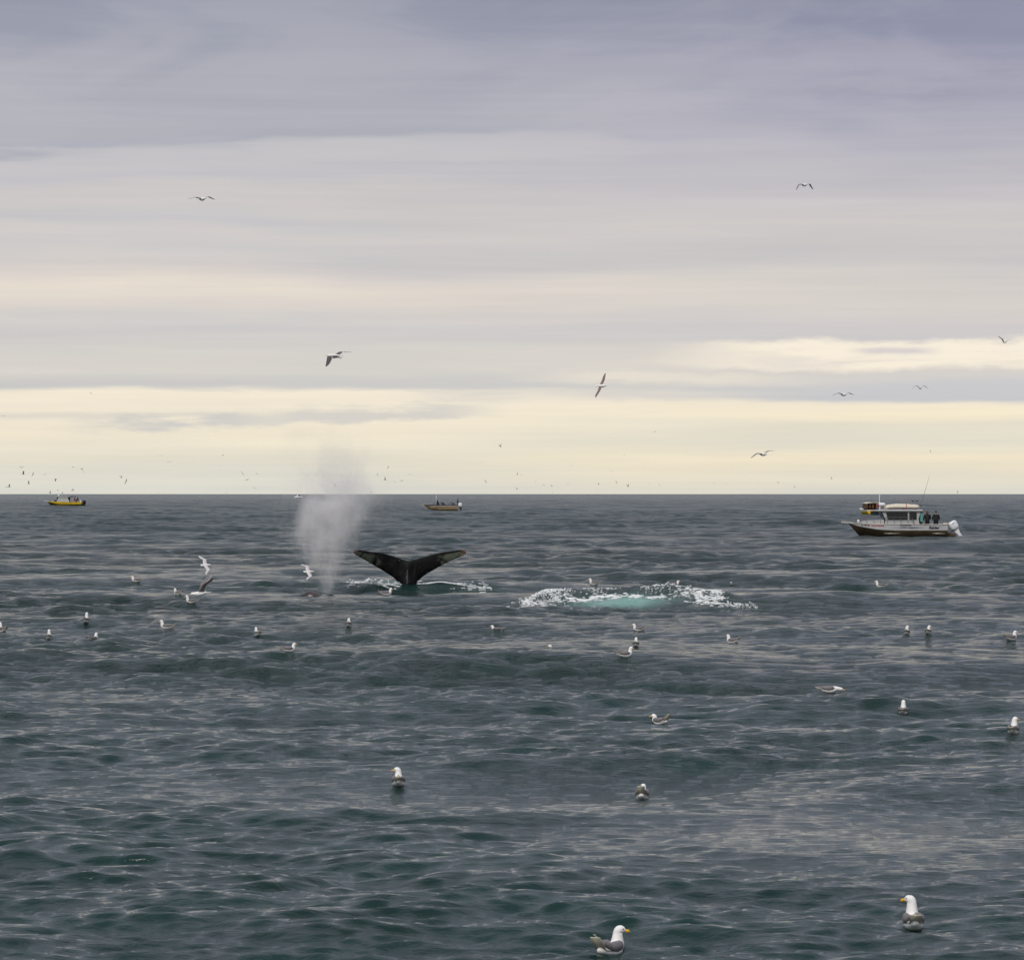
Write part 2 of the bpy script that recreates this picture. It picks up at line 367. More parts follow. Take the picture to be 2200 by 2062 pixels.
# ------------------------------------------------------------ mesh builder
class MB:
    def __init__(s): s.v = []; s.f = []
    def addv(s, vs): b = len(s.v); s.v += [tuple(p) for p in vs]; return b
    def loft(s, rings, closed=True, caps=True):
        n = len(rings[0]); b = s.addv([p for r in rings for p in r])
        for i in range(len(rings) - 1):
            for j in range(n if closed else n - 1):
                a = b + i * n + j; c = b + i * n + (j + 1) % n
                s.f.append((a, c, c + n, a + n))
        if caps and closed:
            s.f.append(tuple(b + j for j in range(n))[::-1]); s.f.append(tuple(b + (len(rings) - 1) * n + j for j in range(n)))
        return s
    def tube(s, pts, rad, n=6, side=None):
        """sweep; rad = list of r or (r_side, r_up)"""
        pts = [Vector(p) for p in pts]; rings = []
        if not isinstance(rad, (list, tuple)): rad = [rad] * len(pts)
        for i, p in enumerate(pts):
            t = (pts[min(i + 1, len(pts) - 1)] - pts[max(i - 1, 0)]).normalized()
            ref = Vector(side) if side is not None else (Vector((0, 0, 1)) if abs(t.z) < .9 else Vector((1, 0, 0))).cross(t)
            sd = (ref - t * ref.dot(t)).normalized(); up = t.cross(sd)
            r = rad[i]; rs, ru = r if isinstance(r, tuple) else (r, r)
            rings.append([p + sd * math.cos(2 * PI * k / n) * rs + up * math.sin(2 * PI * k / n) * ru for k in range(n)])
        return s.loft(rings)
    def box(s, lo, hi):
        (a, b, c), (d, e, f) = lo, hi
        i = s.addv([(a, b, c), (d, b, c), (d, e, c), (a, e, c), (a, b, f), (d, b, f), (d, e, f), (a, e, f)])
        s.f += [tuple(i + k for k in q) for q in ((0, 3, 2, 1), (4, 5, 6, 7), (0, 1, 5, 4), (1, 2, 6, 5), (2, 3, 7, 6), (3, 0, 4, 7))]
        return s
    def prism(s, poly, y0, y1):      # poly in x,z
        return s.loft([[(x, y0, z) for x, z in poly], [(x, y1, z) for x, z in poly]])
    def ball(s, c, r, n=8, m=6):
        rx, ry, rz = r if isinstance(r, tuple) else (r, r, r); rings = []
        for i in range(m + 1):
            t = PI * (i + .02) / (m + .04)
            rings.append([(c[0] + rx * math.sin(t) * math.cos(2 * PI * k / n), c[1] + ry * math.sin(t) * math.sin(2 * PI * k / n), c[2] - rz * math.cos(t)) for k in range(n)])
        return s.loft(rings)
    def build(s, name, mat=None, parent=None, smooth=True):
        me = bpy.data.meshes.new(name); me.from_pydata(s.v, [], s.f)
        if smooth:
            me.polygons.foreach_set('use_smooth', [True] * len(me.polygons))
        if mat:
            for x in (mat if isinstance(mat, list) else [mat]): me.materials.append(M[x] if isinstance(x, str) else x)
        o = bpy.data.objects.new(name, me); col.objects.link(o); o.parent = parent
        import bmesh
        bm = bmesh.new(); bm.from_mesh(me); bmesh.ops.recalc_face_normals(bm, faces=bm.faces); bm.to_mesh(me); bm.free()
        return o
def empty(name, loc=(0, 0, 0), rot=(0, 0, 0), sc=1.0):
    o = bpy.data.objects.new(name, None); col.objects.link(o); o.location = loc; o.rotation_euler = rot; o.scale = (sc,) * 3
    o.empty_display_size = 0.2
    return o
R_ = math.radians
def rrect(x0, x1, z0, z1, r, skew0=0.0):
    pts = []
    for cx, cz, a0 in ((x1 - r, z1 - r, 0), (x0 + r, z1 - r, 90), (x0 + r, z0 + r, 180), (x1 - r, z0 + r, 270)):
        for k in range(4):
            a = R_(a0 + k * 30); pts.append((cx + r * math.cos(a), cz + r * math.sin(a)))
    return [(x + skew0 * (z - z0) / (z1 - z0) * ((x - x0) / (x1 - x0)), z) for x, z in pts]

# ------------------------------------------------------------ the diving whale's tail
wd = hit(877, 1254)
WD = wd.y; wpx = F / WD
trail = [(761, 1187), (766, 1181.5), (772, 1181), (790, 1183.5), (812, 1187), (814, 1186.2), (827, 1189.5), (843, 1193.8), (858, 1199), (870, 1203), (878.6, 1206.5), (888.4, 1202.8), (905, 1198), (926, 1192), (949, 1187), (971, 1184), (992.6, 1181.2), (1000, 1183), (1003, 1187)]
lead = [(761, 1187), (766, 1191.5), (775.3, 1197.5), (790.4, 1205.8), (805.4, 1215), (820.5, 1224), (835.6, 1233.7), (847.7, 1242), (853.7, 1248), (857, 1254), (859, 1262), (861, 1330), (893, 1330), (894, 1258), (896, 1251), (903.5, 1244.3), (911, 1237.5), (926, 1228.5), (941.3, 1219.4), (956.3, 1211), (971.4, 1203.6), (986.5, 1196.8), (998.6, 1191.5), (1003, 1187)]
def ip(lst, x): return float(np.interp(x, [a for a, b in lst], [b for a, b in lst]))
xs = list(np.linspace(761.2, 775, 8)) + list(np.linspace(778, 985, 74)) + list(np.linspace(989, 1002.8, 8))
m = MB(); rings = []
for X_ in xs:
    zt = (1254 - ip(trail, X_)) / wpx; zb = (1254 - ip(lead, X_)) / wpx
    xm = (X_ - 878) / wpx; ch = zt - zb; ring = []
    NS = 15
    span = min(1, abs(xm) / 2.27)
    yb = -0.55 * span ** 1.7 + 0.12 * math.sin(span * PI)       # fluke blades curl back toward the camera
    for k in range(NS * 2):
        sd = 1 if k < NS else -1
        s_ = (k + .5) / NS if sd > 0 else (2 * NS - k - .5) / NS
        z_ = zt - ch * (0.5 - 0.5 * math.cos(PI * s_))
        sc_ = (zt - z_) / max(ch, 1e-3)
        th = (0.020 + 0.085 * (1 - span) ** 1.2 + .02 * (1 - span)) * (sc_ ** 0.55) * math.sqrt(max(0, 1 - sc_ ** 6)) * min(1, ch * 3)
        core = math.exp(-(xm / 0.20) ** 2) * min(1, max(0, (zt - z_) / .9)) * 0.20
        edge = math.sqrt(max(0.0, 1 - (xm / .36) ** 2)) * 0.30 if abs(xm) < .36 else 0
        blend = min(1, max(0, (0.55 - z_) / .6))
        t_ = max(th + core * (1 - blend), edge * blend + th * (1 - blend))
        ring.append((xm, yb + sd * t_, z_))
    rings.append(ring)
m.loft(rings)
wroot = empty('humpback_whale', wd)
tag(wroot, 'black whale tail fluke raised from the sea with pale patches at both tips', 'whale')
tail = m.build('tail_fluke', None, wroot)
wm = bpy.data.materials.new('whale_skin'); wm.use_nodes = True; nt = wm.node_tree; nt.nodes.clear(); g = G(nt)
tc = g.new('ShaderNodeTexCoord'); sp = g.new('ShaderNodeSeparateXYZ'); g.link(tc.outputs['Object'], sp.inputs[0]); x, y, z = sp.outputs
ax = g.m('ABSOLUTE', x)
n1 = g.noise(tc.outputs['Object'], 3.2, 5, .65, .4); n2 = g.noise(tc.outputs['Object'], 13, 3, .6)
base = g.mix(g.ss(n1, .4, .75), (0.002, 0.002, 0.0022), (0.007, 0.0065, 0.007))
base = g.mix(g.mul(g.mul(g.ss(n1, .45, .7), g.ss(x, 0.0, -1.0)), .8), base, (0.035, 0.034, 0.036))  # left blade greyed in patches: the mist in front put into its colour
# pale greenish panels toward the tips, inset from the edges: height above a line through the blade
ln_r = g.sub(z, g.add(0.18, g.mul(ax, 0.47)))
pan = g.mul(g.ss(g.add(ax, g.mul(g.sub(n1, .5), 1.6)), 1.14, 1.42), g.ss(g.add(ln_r, g.mul(g.sub(n2, .5), .14)), -0.085, -0.03))
top = g.sub(g.add(0.86, g.mul(ax, 0.212)), z)
pan = g.mul(pan, g.ss(g.add(top, g.mul(g.sub(n2, .5), .04)), 0.045, 0.075))
pan = g.mul(pan, g.ss(ax, 2.17, 2.08))
vein = g.ss(g.m('ABSOLUTE', g.sub(g.add(g.mul(x, -1), 0.0), g.add(1.72, g.mul(g.sub(z, 1.1), -.9)))), 0.02, 0.06)
pan = g.mul(pan, vein)
c = g.mix(g.mul(pan, .95), base, g.mix(g.ss(n2, .35, .7), (0.052, 0.064, 0.042), (0.095, 0.108, 0.076)))
tip = g.ss(g.add(ax, g.mul(g.sub(n2, .5), .12)), 2.10, 2.17)
c = g.mix(tip, c, (0.085, 0.042, 0.026))
vor = g.new('ShaderNodeTexVoronoi'); vor.inputs['Scale'].default_value = 7.5; g.link(tc.outputs['Object'], vor.inputs['Vector'])
spk = g.mul(g.ss(vor.outputs['Distance'], 0.17, 0.09), g.ss(g.noise(tc.outputs['Object'], 4.3, 2, .5), .52, .60))
spk = g.mul(spk, g.ss(g.m('ABSOLUTE', g.sub(x, .35)), 1.1, .4))
c = g.mix(g.mul(spk, .8), c, (0.35, 0.36, 0.36))
p = g.new('ShaderNodeBsdfPrincipled'); g.link(c, p.inputs['Base Color']); p.inputs['Roughness'].default_value = .42
p.inputs['Specular IOR Level'].default_value = .12
bp = g.new('ShaderNodeBump'); bp.inputs['Strength'].default_value = .5; bp.inputs['Distance'].default_value = .03; g.link(n1, bp.inputs['Height']); g.link(bp.outputs[0], p.inputs['Normal'])
o = g.new('ShaderNodeOutputMaterial'); g.link(p.outputs[0], o.inputs[0]); tail.data.materials.append(wm)
bark = mk('barnacle_shell', (0.17, 0.085, 0.05), .8, vary=.5, scale=20)
for sx in (-1, 1):
    m = MB()
    for k in range(22):
        X_ = (762.5 if sx < 0 else 1001.5) + sx * -1 * random.random() ** 1.5 * 11
        z0 = (1254 - ip(trail, X_)) / wpx; z1 = (1254 - ip(lead, X_)) / wpx
        zc = z0 + (z1 - z0) * random.random() ** 2
        xm = (X_ - 878) / wpx; yb = -0.55 * (abs(xm) / 2.27) ** 1.7
        m.ball((xm, yb - .02, zc), (random.uniform(.012, .032),) * 3, 6, 4)
    m.build('barnacle_cluster', bark, wroot)
# worn wet ridge of pale scars down the tail stock
scm = mk('scar_skin', (0.38, 0.42, 0.48), .4, vary=.3)
for k in range(7):
    m = MB(); zc = 0.02 + k * .08; m.ball((-.03 + random.uniform(-.012, .02), -0.30 - .03 * (k < 4) + k * .012, zc), (random.uniform(.010, .02), .012, random.uniform(.015, .03)), 6, 4)
    m.build('scar', scm, wroot)

# ------------------------------------------------------------ second whale: blow hole hump just breaking the surface
hp = hit(664, 1279.5); hpx = F / hp.y
m = MB(); rings = []
for k in range(26):
    t = k / 25; xx = (640 + t * 82 - 664) / hpx
    hgt_ = 0.15 * math.exp(-((t - .30) / .155) ** 2) + .055 * math.exp(-((t - .50) / .12) ** 2) + 0.062 * math.exp(-((t - .86) / .10) ** 2) + .012 - .16 * (max(0, abs(t - .5) - .42) / .08) ** 2
    w_ = .30 * math.sin(PI * min(1, max(0.04, t))) ** .5 + .03
    rings.append([(xx, w_ * math.cos(a) * 1.0, -0.12 + (hgt_ + .12) * (math.sin(a) if math.sin(a) > 0 else math.sin(a) * 1.0)) for a in [2 * PI * j / 16 for j in range(16)]])
m.loft(rings)
hroot = empty('humpback_whale', hp); tag(hroot, 'brown black whale blowhole hump barely breaking the surface below the spout', 'whale')
m.build('head_ridge', mk('wet_whale_skin', (0.035, 0.020, 0.020), .3, vary=.5, scale=5), hroot)
knob = mk('pale_knob', (0.18, 0.14, 0.13), .5)
for k in range(5): MB().ball((random.uniform(-.25, .15), -.22, random.uniform(.02, .07)), (.03, .03, .012), 6, 4).build('skin_knob', knob, hroot)

# ------------------------------------------------------------ the blow: a drifting plume of mist
bs = hit(705, 1276); bpx = F / bs.y
sroot_m = MB().box((-2.0, -1.1, 0.02), (2.35, 1.1, 6.7))
spout = sroot_m.build('whale_spout', None, None, smooth=False); spout.location = bs
tag(spout, 'pale misty blow drifting upward left of the whale fluke', 'mist', kind='stuff')
vm = bpy.data.materials.new('mist'); vm.use_nodes = True; nt = vm.node_tree; nt.nodes.clear(); g = G(nt)
tc = g.new('ShaderNodeTexCoord'); sp = g.new('ShaderNodeSeparateXYZ'); g.link(tc.outputs['Object'], sp.inputs[0]); x, y, z = sp.outputs
nb = g.noise(g.vec(x, y, g.mul(z, .8)), .9, 5, .6, .5)
ns = g.noise(g.vec(g.add(x, g.mul(g.sub(nb, .5), .8)), y, g.mul(z, .55)), 1.9, 6, .66, .7)
def fc(x_, pts):
    n = g.new('ShaderNodeFloatCurve'); cv = n.mapping.curves[0]
    pts = sorted(pts)
    cv.points[0].location = pts[0]; cv.points[1].location = pts[-1]
    for p_ in pts[1:-1]: cv.points.new(*p_)
    n.mapping.update(); g.link(x_, n.inputs['Value']); return n.outputs[0]
hz = g.m('DIVIDE', z, 6.7, clamp=True)
k_ = bpx
def cm(px): return ((px - 705) / k_ + 2) / 4      # curve-encoded position
def hh(py): return (1276 - py) / k_ / 6.7
ctr = g.sub(g.mul(fc(hz, [(0, cm(704)), (hh(1200), cm(702)), (hh(1120), cm(716)), (hh(1040), cm(732)), (hh(980), cm(738)), (hh(930), cm(715)), (1, cm(700))]), 4), 2)
wid = g.mul(fc(hz, [(0, .05), (hh(1240), .15), (hh(1180), .30), (hh(1120), .42), (hh(1040), .44), (hh(980), .52), (hh(930), .44), (1, .25)]), 2.6)
den = fc(hz, [(0, .95), (hh(1240), .95), (hh(1180), .85), (hh(1120), .80), (hh(1050), .72), (hh(1000), .45), (hh(950), .30), (hh(920), .18), (hh(905), 0.0), (1, 0)])
xo = g.add(x, g.mul(g.sub(nb, .5), g.ss(z, 0, 5, .15, 1.5)))
def gau(v, c_, w_, yw):
    a = g.m('DIVIDE', g.sub(v, c_), w_); b = g.m('DIVIDE', y, yw)
    return g.m('EXPONENT', g.mul(g.add(g.mul(a, a), g.mul(b, b)), -1.0))
yw = g.m('MAXIMUM', g.mul(wid, .75), .12)
d = g.mul(gau(xo, ctr, wid, yw), den)
d = g.mul(d, g.add(0.35, g.mul(g.ss(g.mix(g.ss(z, 2.0, 5.0), ns, nb), .36, .66), 1.05)))
# a fainter second jet on its left
ctr2 = g.sub(g.mul(fc(hz, [(0, cm(690)), (hh(1180), cm(668)), (hh(1100), cm(672)), (hh(1020), cm(690)), (1, cm(690))]), 4), 2)
d = g.mul(d, g.ss(g.add(nb, g.mul(d, .55)), .48, .72, .18, 1.35))
d2 = g.mul(g.mul(gau(xo, ctr2, g.mul(wid, .42), .45), g.mul(g.mul(den, .55), g.ss(z, 0.4, 1.8))), g.ss(ns, .40, .62))
# the billow at the top left
dd = g.mul(gau(xo, -.95, .42, .5), g.mul(g.mul(g.ss(z, 4.6, 5.4), g.ss(z, 6.45, 6.0)), .22))
dd = g.mul(dd, g.ss(nb, .40, .55))
dens = g.mul(g.add(g.add(d, d2), dd), g.ss(z, 3.0, 5.0, 1.6, 0.42))
pv = g.new('ShaderNodeVolumePrincipled'); pv.inputs['Color'].default_value = (1.0, 0.975, 0.965, 1); pv.inputs['Anisotropy'].default_value = -0.1
g.link(dens, pv.inputs['Density'])
o = g.new('ShaderNodeOutputMaterial'); g.link(pv.outputs[0], o.inputs['Volume']); spout.data.materials.append(vm)

# ------------------------------------------------------------ foam: loose clots and lines of froth lying on the water
foam_mat = mk('sea_foam', (0.80, 0.82, 0.82), 0.9, vary=.08, scale=30)
def foam(pts, label, name='foam'):
    """pts: (x, y, length, width, lift)"""
    m = MB(); A = np.array([(p[0], p[1]) for p in pts]); zs_ = surf(A[:, 0], A[:, 1])
    for (fx, fy, ln, wd_, lift), z0 in zip(pts, zs_):
        n = 7; a0 = random.uniform(-.25, .25); ring = []; top = []
        for k in range(n):
            a = 2 * PI * k / n; r = random.uniform(.55, 1.25)
            dx_, dy_ = ln * r * math.cos(a), wd_ * r * math.sin(a)
            X2, Y2 = fx + dx_ * math.cos(a0) - dy_ * math.sin(a0), fy + dx_ * math.sin(a0) + dy_ * math.cos(a0)
            ring.append((X2, Y2, z0 - .02 + lift)); top.append((fx + (X2 - fx) * .6, fy + (Y2 - fy) * .6, z0 + .012 + wd_ * .35 + lift))
        m.loft([ring, top])
    o = m.build(name, foam_mat); tag(o, label, 'foam', kind='stuff'); return o
def hits(pp, t0=95, t1=150, n=260):
    A = np.array(pp, dtype=np.float32); t = np.linspace(t0, t1, n)[None, :]
    xs_ = (A[:, :1] - 1100) / F * t; zs_ = CAM_H - (A[:, 1:2] - 1061) / F * t
    zz_ = H(xs_, t + 0 * xs_); i = np.argmax(zz_ >= zs_, axis=1)
    return [(float(xs_[k, i[k]]), float(t[0, i[k]])) for k in range(len(A))]
def pxy(px, py):
    h_ = hit(px, py); return h_.x, h_.y
pts = []
rr = random.Random(5)
while len(pts) < 1150:       # the curved collar of the upwelling
    a = rr.uniform(-.25, PI + .25); sidew = abs(math.cos(a)) ** 1.2
    band = rr.random()
    if rr.random() > .07 + .93 * sidew: continue
    r = rr.gauss(1.03 if band < .45 else .90, .035 if band < .45 else .10)
    fx, fy = RX + 3.15 * r * math.cos(a), RY + 3.6 * r * math.sin(a) * (1 if math.sin(a) > 0 else .6)
    if math.sin(9 * a + 5 * r) * .5 + math.sin(23 * a + 2) * .3 + rr.random() * .7 < .12: continue
    pts.append((fx, fy, rr.uniform(.012, .05) * (1 + 1.6 * sidew * rr.random()), rr.uniform(.006, .018), 0))
for k in range(120):         # tumbling tops on the two shoulders
    px, s_ = (rr.gauss(1172, 20), 0) if k < 110 else (rr.gauss(1450, 34), 1)
    fx = at_px(px, 110); ca = max(-1, min(1, (fx - RX) / 3.15)); fy = RY + 3.6 * math.sqrt(1 - ca * ca) - rr.uniform(-.05, .35)
    pts.append((fx, fy, rr.uniform(.015, .045), rr.uniform(.012, .03), rr.uniform(0, .06)))
for k in range(300):         # bright line under the back wall
    px = rr.uniform(1225, 1430); fx = at_px(px, 108.6); fy = 110.7 + rr.gauss(0, .22) + .3 * math.sin(px * .03)
    if math.sin(px * .13) + rr.random() * 1.6 < .2: continue
    pts.append((fx, fy, rr.uniform(.04, .16), rr.uniform(.012, .03), 0))
for k in range(170):         # trailing tail at the right
    t = rr.random() ** 1.4; fx = at_px(1495 + t * 125, 109.5); fy = 109.1 - t * 1.3 + rr.gauss(0, .45 * (1 - t * .6))
    pts.append((fx, fy, rr.uniform(.02, .12) * (1.2 - t), rr.uniform(.01, .03), 0))
foam(pts, 'white churned foam ring around turquoise water right of the whale fluke')
pts = []
for k in range(340):
    px = 745 + rr.random() * 115; py = 1258 - 8 * math.exp(-((px - 795) / 26) ** 2) + rr.gauss(0, 3.2) + (px - 800) * .05
    if math.sin(px * .35 + py * .5) + rr.random() * 1.5 < .35: continue
    pts.append((px, py, rr.uniform(.02, .10), rr.uniform(.012, .035), 0))
pts = [h_ + p_[2:] for h_, p_ in zip(hits([p_[:2] for p_ in pts]), pts)]
hx_, hy_ = hits([(796, 1253)])[0]
for k in range(60):
    pts.append((hx_ + rr.gauss(0, .10), hy_ + rr.gauss(0, .15), rr.uniform(.02, .07), rr.uniform(.02, .05), rr.uniform(0, .14)))
foam(pts, 'white wash of foam left of the whale fluke')
pts = []
for k in range(400):
    t = rr.random(); px = 893 + t * 165; py = 1254 + t * 11 + rr.gauss(0, 2.2 + 1.2 * t)
    if math.sin(px * .28) * .6 + rr.random() * 1.6 < .45 + t * .35: continue
    pts.append((px, py, rr.uniform(.02, .10), rr.uniform(.010, .026), 0))
pts = [h_ + p_[2:] for h_, p_ in zip(hits([p_[:2] for p_ in pts]), pts)]
foam(pts, 'broken foam streak trailing right from the whale fluke')

# ------------------------------------------------------------ gulls sitting on the water
def lerp(a, b, t): return a + (b - a) * t
def sitting_gull(px, py, face, label, nk=0.0, hyaw=0.0, sc=1.0, tailup=0.06, pose='up', sink=0.0, fine=False, group='gulls resting on the sea'):
    """face: heading in degrees, 0 right, 90 away from the camera, 180 left. origin on the waterline"""
    p0 = hit(px, py)
    root = empty('gull', (p0.x, p0.y, p0.z - sink), (0, 0, R_(face)), sc)
    tag(root, label, 'gull', group)
    n = 12 if fine else 8
    hy = R_(hyaw)
    body = [(-.27, .075, .020, .016), (-.22, .068, .05, .04), (-.14, .052, .078, .064), (-.04, .035, .10, .083), (.06, .036, .10, .088), (.13, .062, .080, .080)]
    if pose == 'up': nck = [(.156, .108, .070, .068), (.159, .150 + nk * .4, .058, .060), (.162, .190 + nk, .051, .053)]; hc = Vector((.164, 0, .206 + nk))
    elif pose == 'tuck': nck = [(.145, .095, .064, .064), (.150, .125, .054, .056)]; hc = Vector((.153, 0, .140))
    else: nck = [(.18, .075, .062, .058), (.225, .068, .052, .050)]; hc = Vector((.260, 0, .060))
    pts = [(x, 0, z) for x, z, a, b in body + nck]; rad = [(a, b) for x, z, a, b in body + nck]
    fx, fy = math.cos(hy), math.sin(hy)
    if pose != 'feed':      # the neck rolls over into a domed head
        RA = .034
        for th, rs in ((12, .0495), (32, .0505), (52, .050), (72, .047), (90, .043)):
            t_ = R_(th); d_ = RA * (1 - math.cos(t_)); pts.append((hc.x + fx * d_, fy * d_, hc.z + RA * math.sin(t_))); rad.append((rs * .94, rs))
        tipz = hc.z + RA; ex = RA
        for d_, dz, a in ((.018, -.003, .036), (.032, -.007, .026), (.042, -.010, .014)): pts.append((hc.x + fx * (ex + d_), fy * (ex + d_), tipz + dz)); rad.append((a, a))
        hc = Vector((hc.x, 0, tipz)); be = ex + .038
    else:
        for d_, dz, a in ((.01, 0, .048), (.04, -.002, .041), (.062, -.009, .028), (.074, -.013, .014)): pts.append((hc.x + fx * d_, fy * d_, hc.z + dz)); rad.append((a, a))
        be = .068
    # a floating body keeps its breast low
    m = MB(); m.tube(pts, rad, n, side=(0, 1, 0)); m.build('body', 'white_feather', root)
    for s_ in (-1, 1):
        m = MB()
        m.tube([(.125, .052 * s_, .088), (.07, .070 * s_, .086), (-.03, .072 * s_, .084), (-.13, .054 * s_, .092), (-.21, .045 * s_, .112 + tailup * .2), (-.28, .022 * s_, .122 + tailup * .5)],
               [(.020, .024), (.040, .056), (.048, .062), (.046, .050), (.032, .028), (.010, .010)], 8, side=(0, 1, 0))
        w = m.build('wing', 'grey_feather', root)
        m = MB(); m.tube([(-.12, .078 * s_, .058), (-.20, .052 * s_, .074), (-.27, .026 * s_, .098 + tailup * .3)], [(.012, .012), (.016, .014), (.006, .006)], 6, side=(0, 1, 0))
        m.build('wing_edge', 'bar_feather', w)
        m = MB(); m.tube([(-.24, .024 * s_, .118 + tailup * .4), (-.31, .012 * s_, .128 + tailup * .7), (-.375, -.012 * s_, .140 + tailup)], [(.012, .010), (.009, .007), (.003, .003)], 6, side=(0, 1, 0))
        m.build('wing_tip', 'pale_feather' if fine else 'grey_feather', w)
    m = MB(); m.loft([[(-.19, -.055, .045), (-.19, .055, .045), (-.19, .045, .085), (-.19, -.045, .085)], [(-.28, -.062, .075 + tailup * .5), (-.28, .062, .075 + tailup * .5), (-.28, .055, .098 + tailup * .5), (-.28, -.055, .098 + tailup * .5)], [(-.355, -.058, .10 + tailup), (-.355, .058, .10 + tailup), (-.355, .055, .108 + tailup), (-.355, -.055, .108 + tailup)]])
    m.build('tail', 'pale_feather', root)
    e = Vector((hc.x + fx * be, fy * be, hc.z - .010))
    dn = -.012
    m = MB(); m.tube([e - Vector((fx, fy, 0)) * .012, e + Vector((fx, fy, 0)) * .020 + Vector((0, 0, dn * .3)), e + Vector((fx, fy, 0)) * .036 + Vector((0, 0, dn * .6)), e + Vector((fx, fy, 0)) * .047 + Vector((0, 0, dn * 2))], [(.011, .015), (.011, .015), (.010, .017), (.004, .006)], 8, side=(-fy, fx, 0))
    bk = m.build('beak', 'beak', root)
    if fine:
        m = MB(); m.ball(tuple(e + Vector((fx, fy, 0)) * .030 + Vector((0, 0, -.018))), (.009, .0105, .006), 6, 4); m.build('beak_spot', 'red', bk)
    for s_ in (-1, 1):
        q_ = hc + Vector((fx, fy, 0)) * (be - .018) + Vector((-fy, fx, 0)) * (.033 * s_) + Vector((0, 0, .008))
        m = MB(); m.ball(tuple(q_), .0075 if fine else .006, 6, 4); m.build('eye', 'eye', root)
    return root
SG = [
 # px, py(waterline), heading, label, kwargs
 (1312, 2038, 62, 'large close gull with orange beak turned right, nearest the bottom of the picture', dict(hyaw=-62, tailup=.11, fine=True, sc=1.05, nk=-.005)),
 (1962, 1990, 88, 'tall necked gull seen from behind looking left, bottom right', dict(hyaw=70, nk=.028, tailup=.06, fine=True, sc=1.08)),
 (856, 1684, 92, 'gull seen from behind with yellow beak turned left, alone in the lower left half', dict(hyaw=75, nk=-.01, tailup=.05, fine=True, sc=.98)),
 (1380, 1714, 84, 'gull seen from behind with raised pale tail and sunken head', dict(hyaw=-8, pose='tuck', tailup=.12, fine=True, sc=1.0)),
 (2177, 1575, 75, 'grey backed gull sitting at the right edge of the picture', dict(hyaw=-45, nk=.0, tailup=.02, sc=1.02)),
 (1940, 1530, 80, 'upright gull with grey back, left of the one at the right edge', dict(hyaw=0, nk=.01, tailup=.02, sc=.92)),
 (1782, 1487, -4, 'dark backed gull stretched flat with beak touching the water', dict(pose='feed', tailup=.01, sc=.93, sink=-.035)),
 (1416, 1553, 128, 'gull preening with lowered head left and tail cocked up right', dict(pose='tuck', hyaw=35, tailup=.13, sc=.90)),
 (620, 1402, 22, 'gull facing right with brown grey back, below and left of the fluke', dict(nk=-.03, tailup=.03, sc=.80, sink=-.03)),
 (1343, 1411, 20, 'gull facing right with orange beak, nearest of the trio below the foam', dict(nk=-.01, tailup=.08, sc=.86)),
 (1366, 1389, 85, 'gull seen from behind, upright, just behind the orange beaked gull', dict(nk=.0, sc=.80)),
 (1337, 1391, 100, 'white gull head showing above a crest, left of the trio below the foam', dict(nk=-.03, sink=.19, sc=.8)),
 (1194, 1389, 170, 'white head of gull with yellow beak facing left, rest behind wave', dict(nk=-.03, sink=.17, sc=.85)),
 (1573, 1380, 135, 'gull angled left with olive tail, right of the trio below the foam', dict(nk=-.01, tailup=.09, sc=.82)),
 (1372, 1354, 172, 'gull facing left with dark raised wing tips, just below the foam ring', dict(nk=-.02, tailup=.09, sc=.74)),
 (1948, 1363, 80, 'left gull of the pair sitting close together at right', dict(hyaw=-50, nk=.0, sc=.86)),
 (1994, 1361, 75, 'right gull of the pair at right, yellow beak turned right', dict(hyaw=-60, nk=-.01, sc=.82)),
 (2173, 1374, 45, 'gull with orange beak facing right near the right edge, beyond the pair', dict(hyaw=-30, nk=-.01, sc=.90)),
 (1067, 1350, 172, 'half hidden gull facing left between wave crests below the fluke', dict(nk=-.05, sink=.07, sc=.72, tailup=.05)),
 (749, 1345, 90, 'gull seen from behind straight below the fluke left tip', dict(nk=.0, sc=.82)),
 (830, 1275.5, 8, 'gull facing right with yellow beak in front of the fluke foam', dict(nk=-.03, tailup=.05, sc=.92)),
 (553, 1363, 110, 'gull with tall white neck facing away, left of centre', dict(nk=.0, tailup=.05, sc=.80)),
 (358, 1349, 170, 'gull facing left with long tail, mid left', dict(hyaw=10, nk=.0, tailup=.06, sc=.84)),
 (294, 1363, 90, 'lone white gull head just visible over a crest at left', dict(nk=-.03, sink=.2, sc=.8)),
 (200, 1371, 60, 'small gull head and back, second along the left row', dict(nk=-.02, sink=.08, sc=.82)),
 (105, 1372, 95, 'tall necked gull lowest in the left row', dict(nk=.04, sc=.80)),
 (5, 1357, 120, 'dark backed gull cut off by the left edge of the picture', dict(nk=.0, tailup=.06, sc=.95)),
 (185, 1338, 90, 'gull with tall straight white neck, highest of the left row', dict(nk=.05, sc=.85)),
 (411, 1294, 178, 'gull facing left with orange beak beneath the landing gull', dict(nk=.02, tailup=.04, sc=.80)),
 (382, 1276, 140, 'gull with dark cocked tail left of the landing gull', dict(nk=-.01, tailup=.12, sc=.76)),
 (293, 1250, 178, 'small gull facing left, farthest of the sitting gulls at left', dict(nk=-.03, tailup=.03, sc=.86)),
 (328, 1258, 90, 'white speck of a gull head between farther and nearer left gulls', dict(nk=-.04, sink=.22, sc=.75)),
 (1276, 1255, 172, 'small gull facing left behind the foam ring left shoulder', dict(nk=.0, tailup=.02, sc=.80)),
 (1449, 1254, 0, 'low floating gull facing right behind the foam ring middle', dict(nk=-.04, sink=.06, sc=.85)),
 (1571, 1253, 90, 'tiny white gull head behind the foam ring right end', dict(nk=-.02, sink=.15, sc=.8)),
 (1892, 1260, 176, 'gull facing left far off below the silver boat', dict(nk=-.01, tailup=.02, sc=.84)),
]
for px, py, fa, lb, kw in SG: sitting_gull(px, py, fa, lb, **kw)

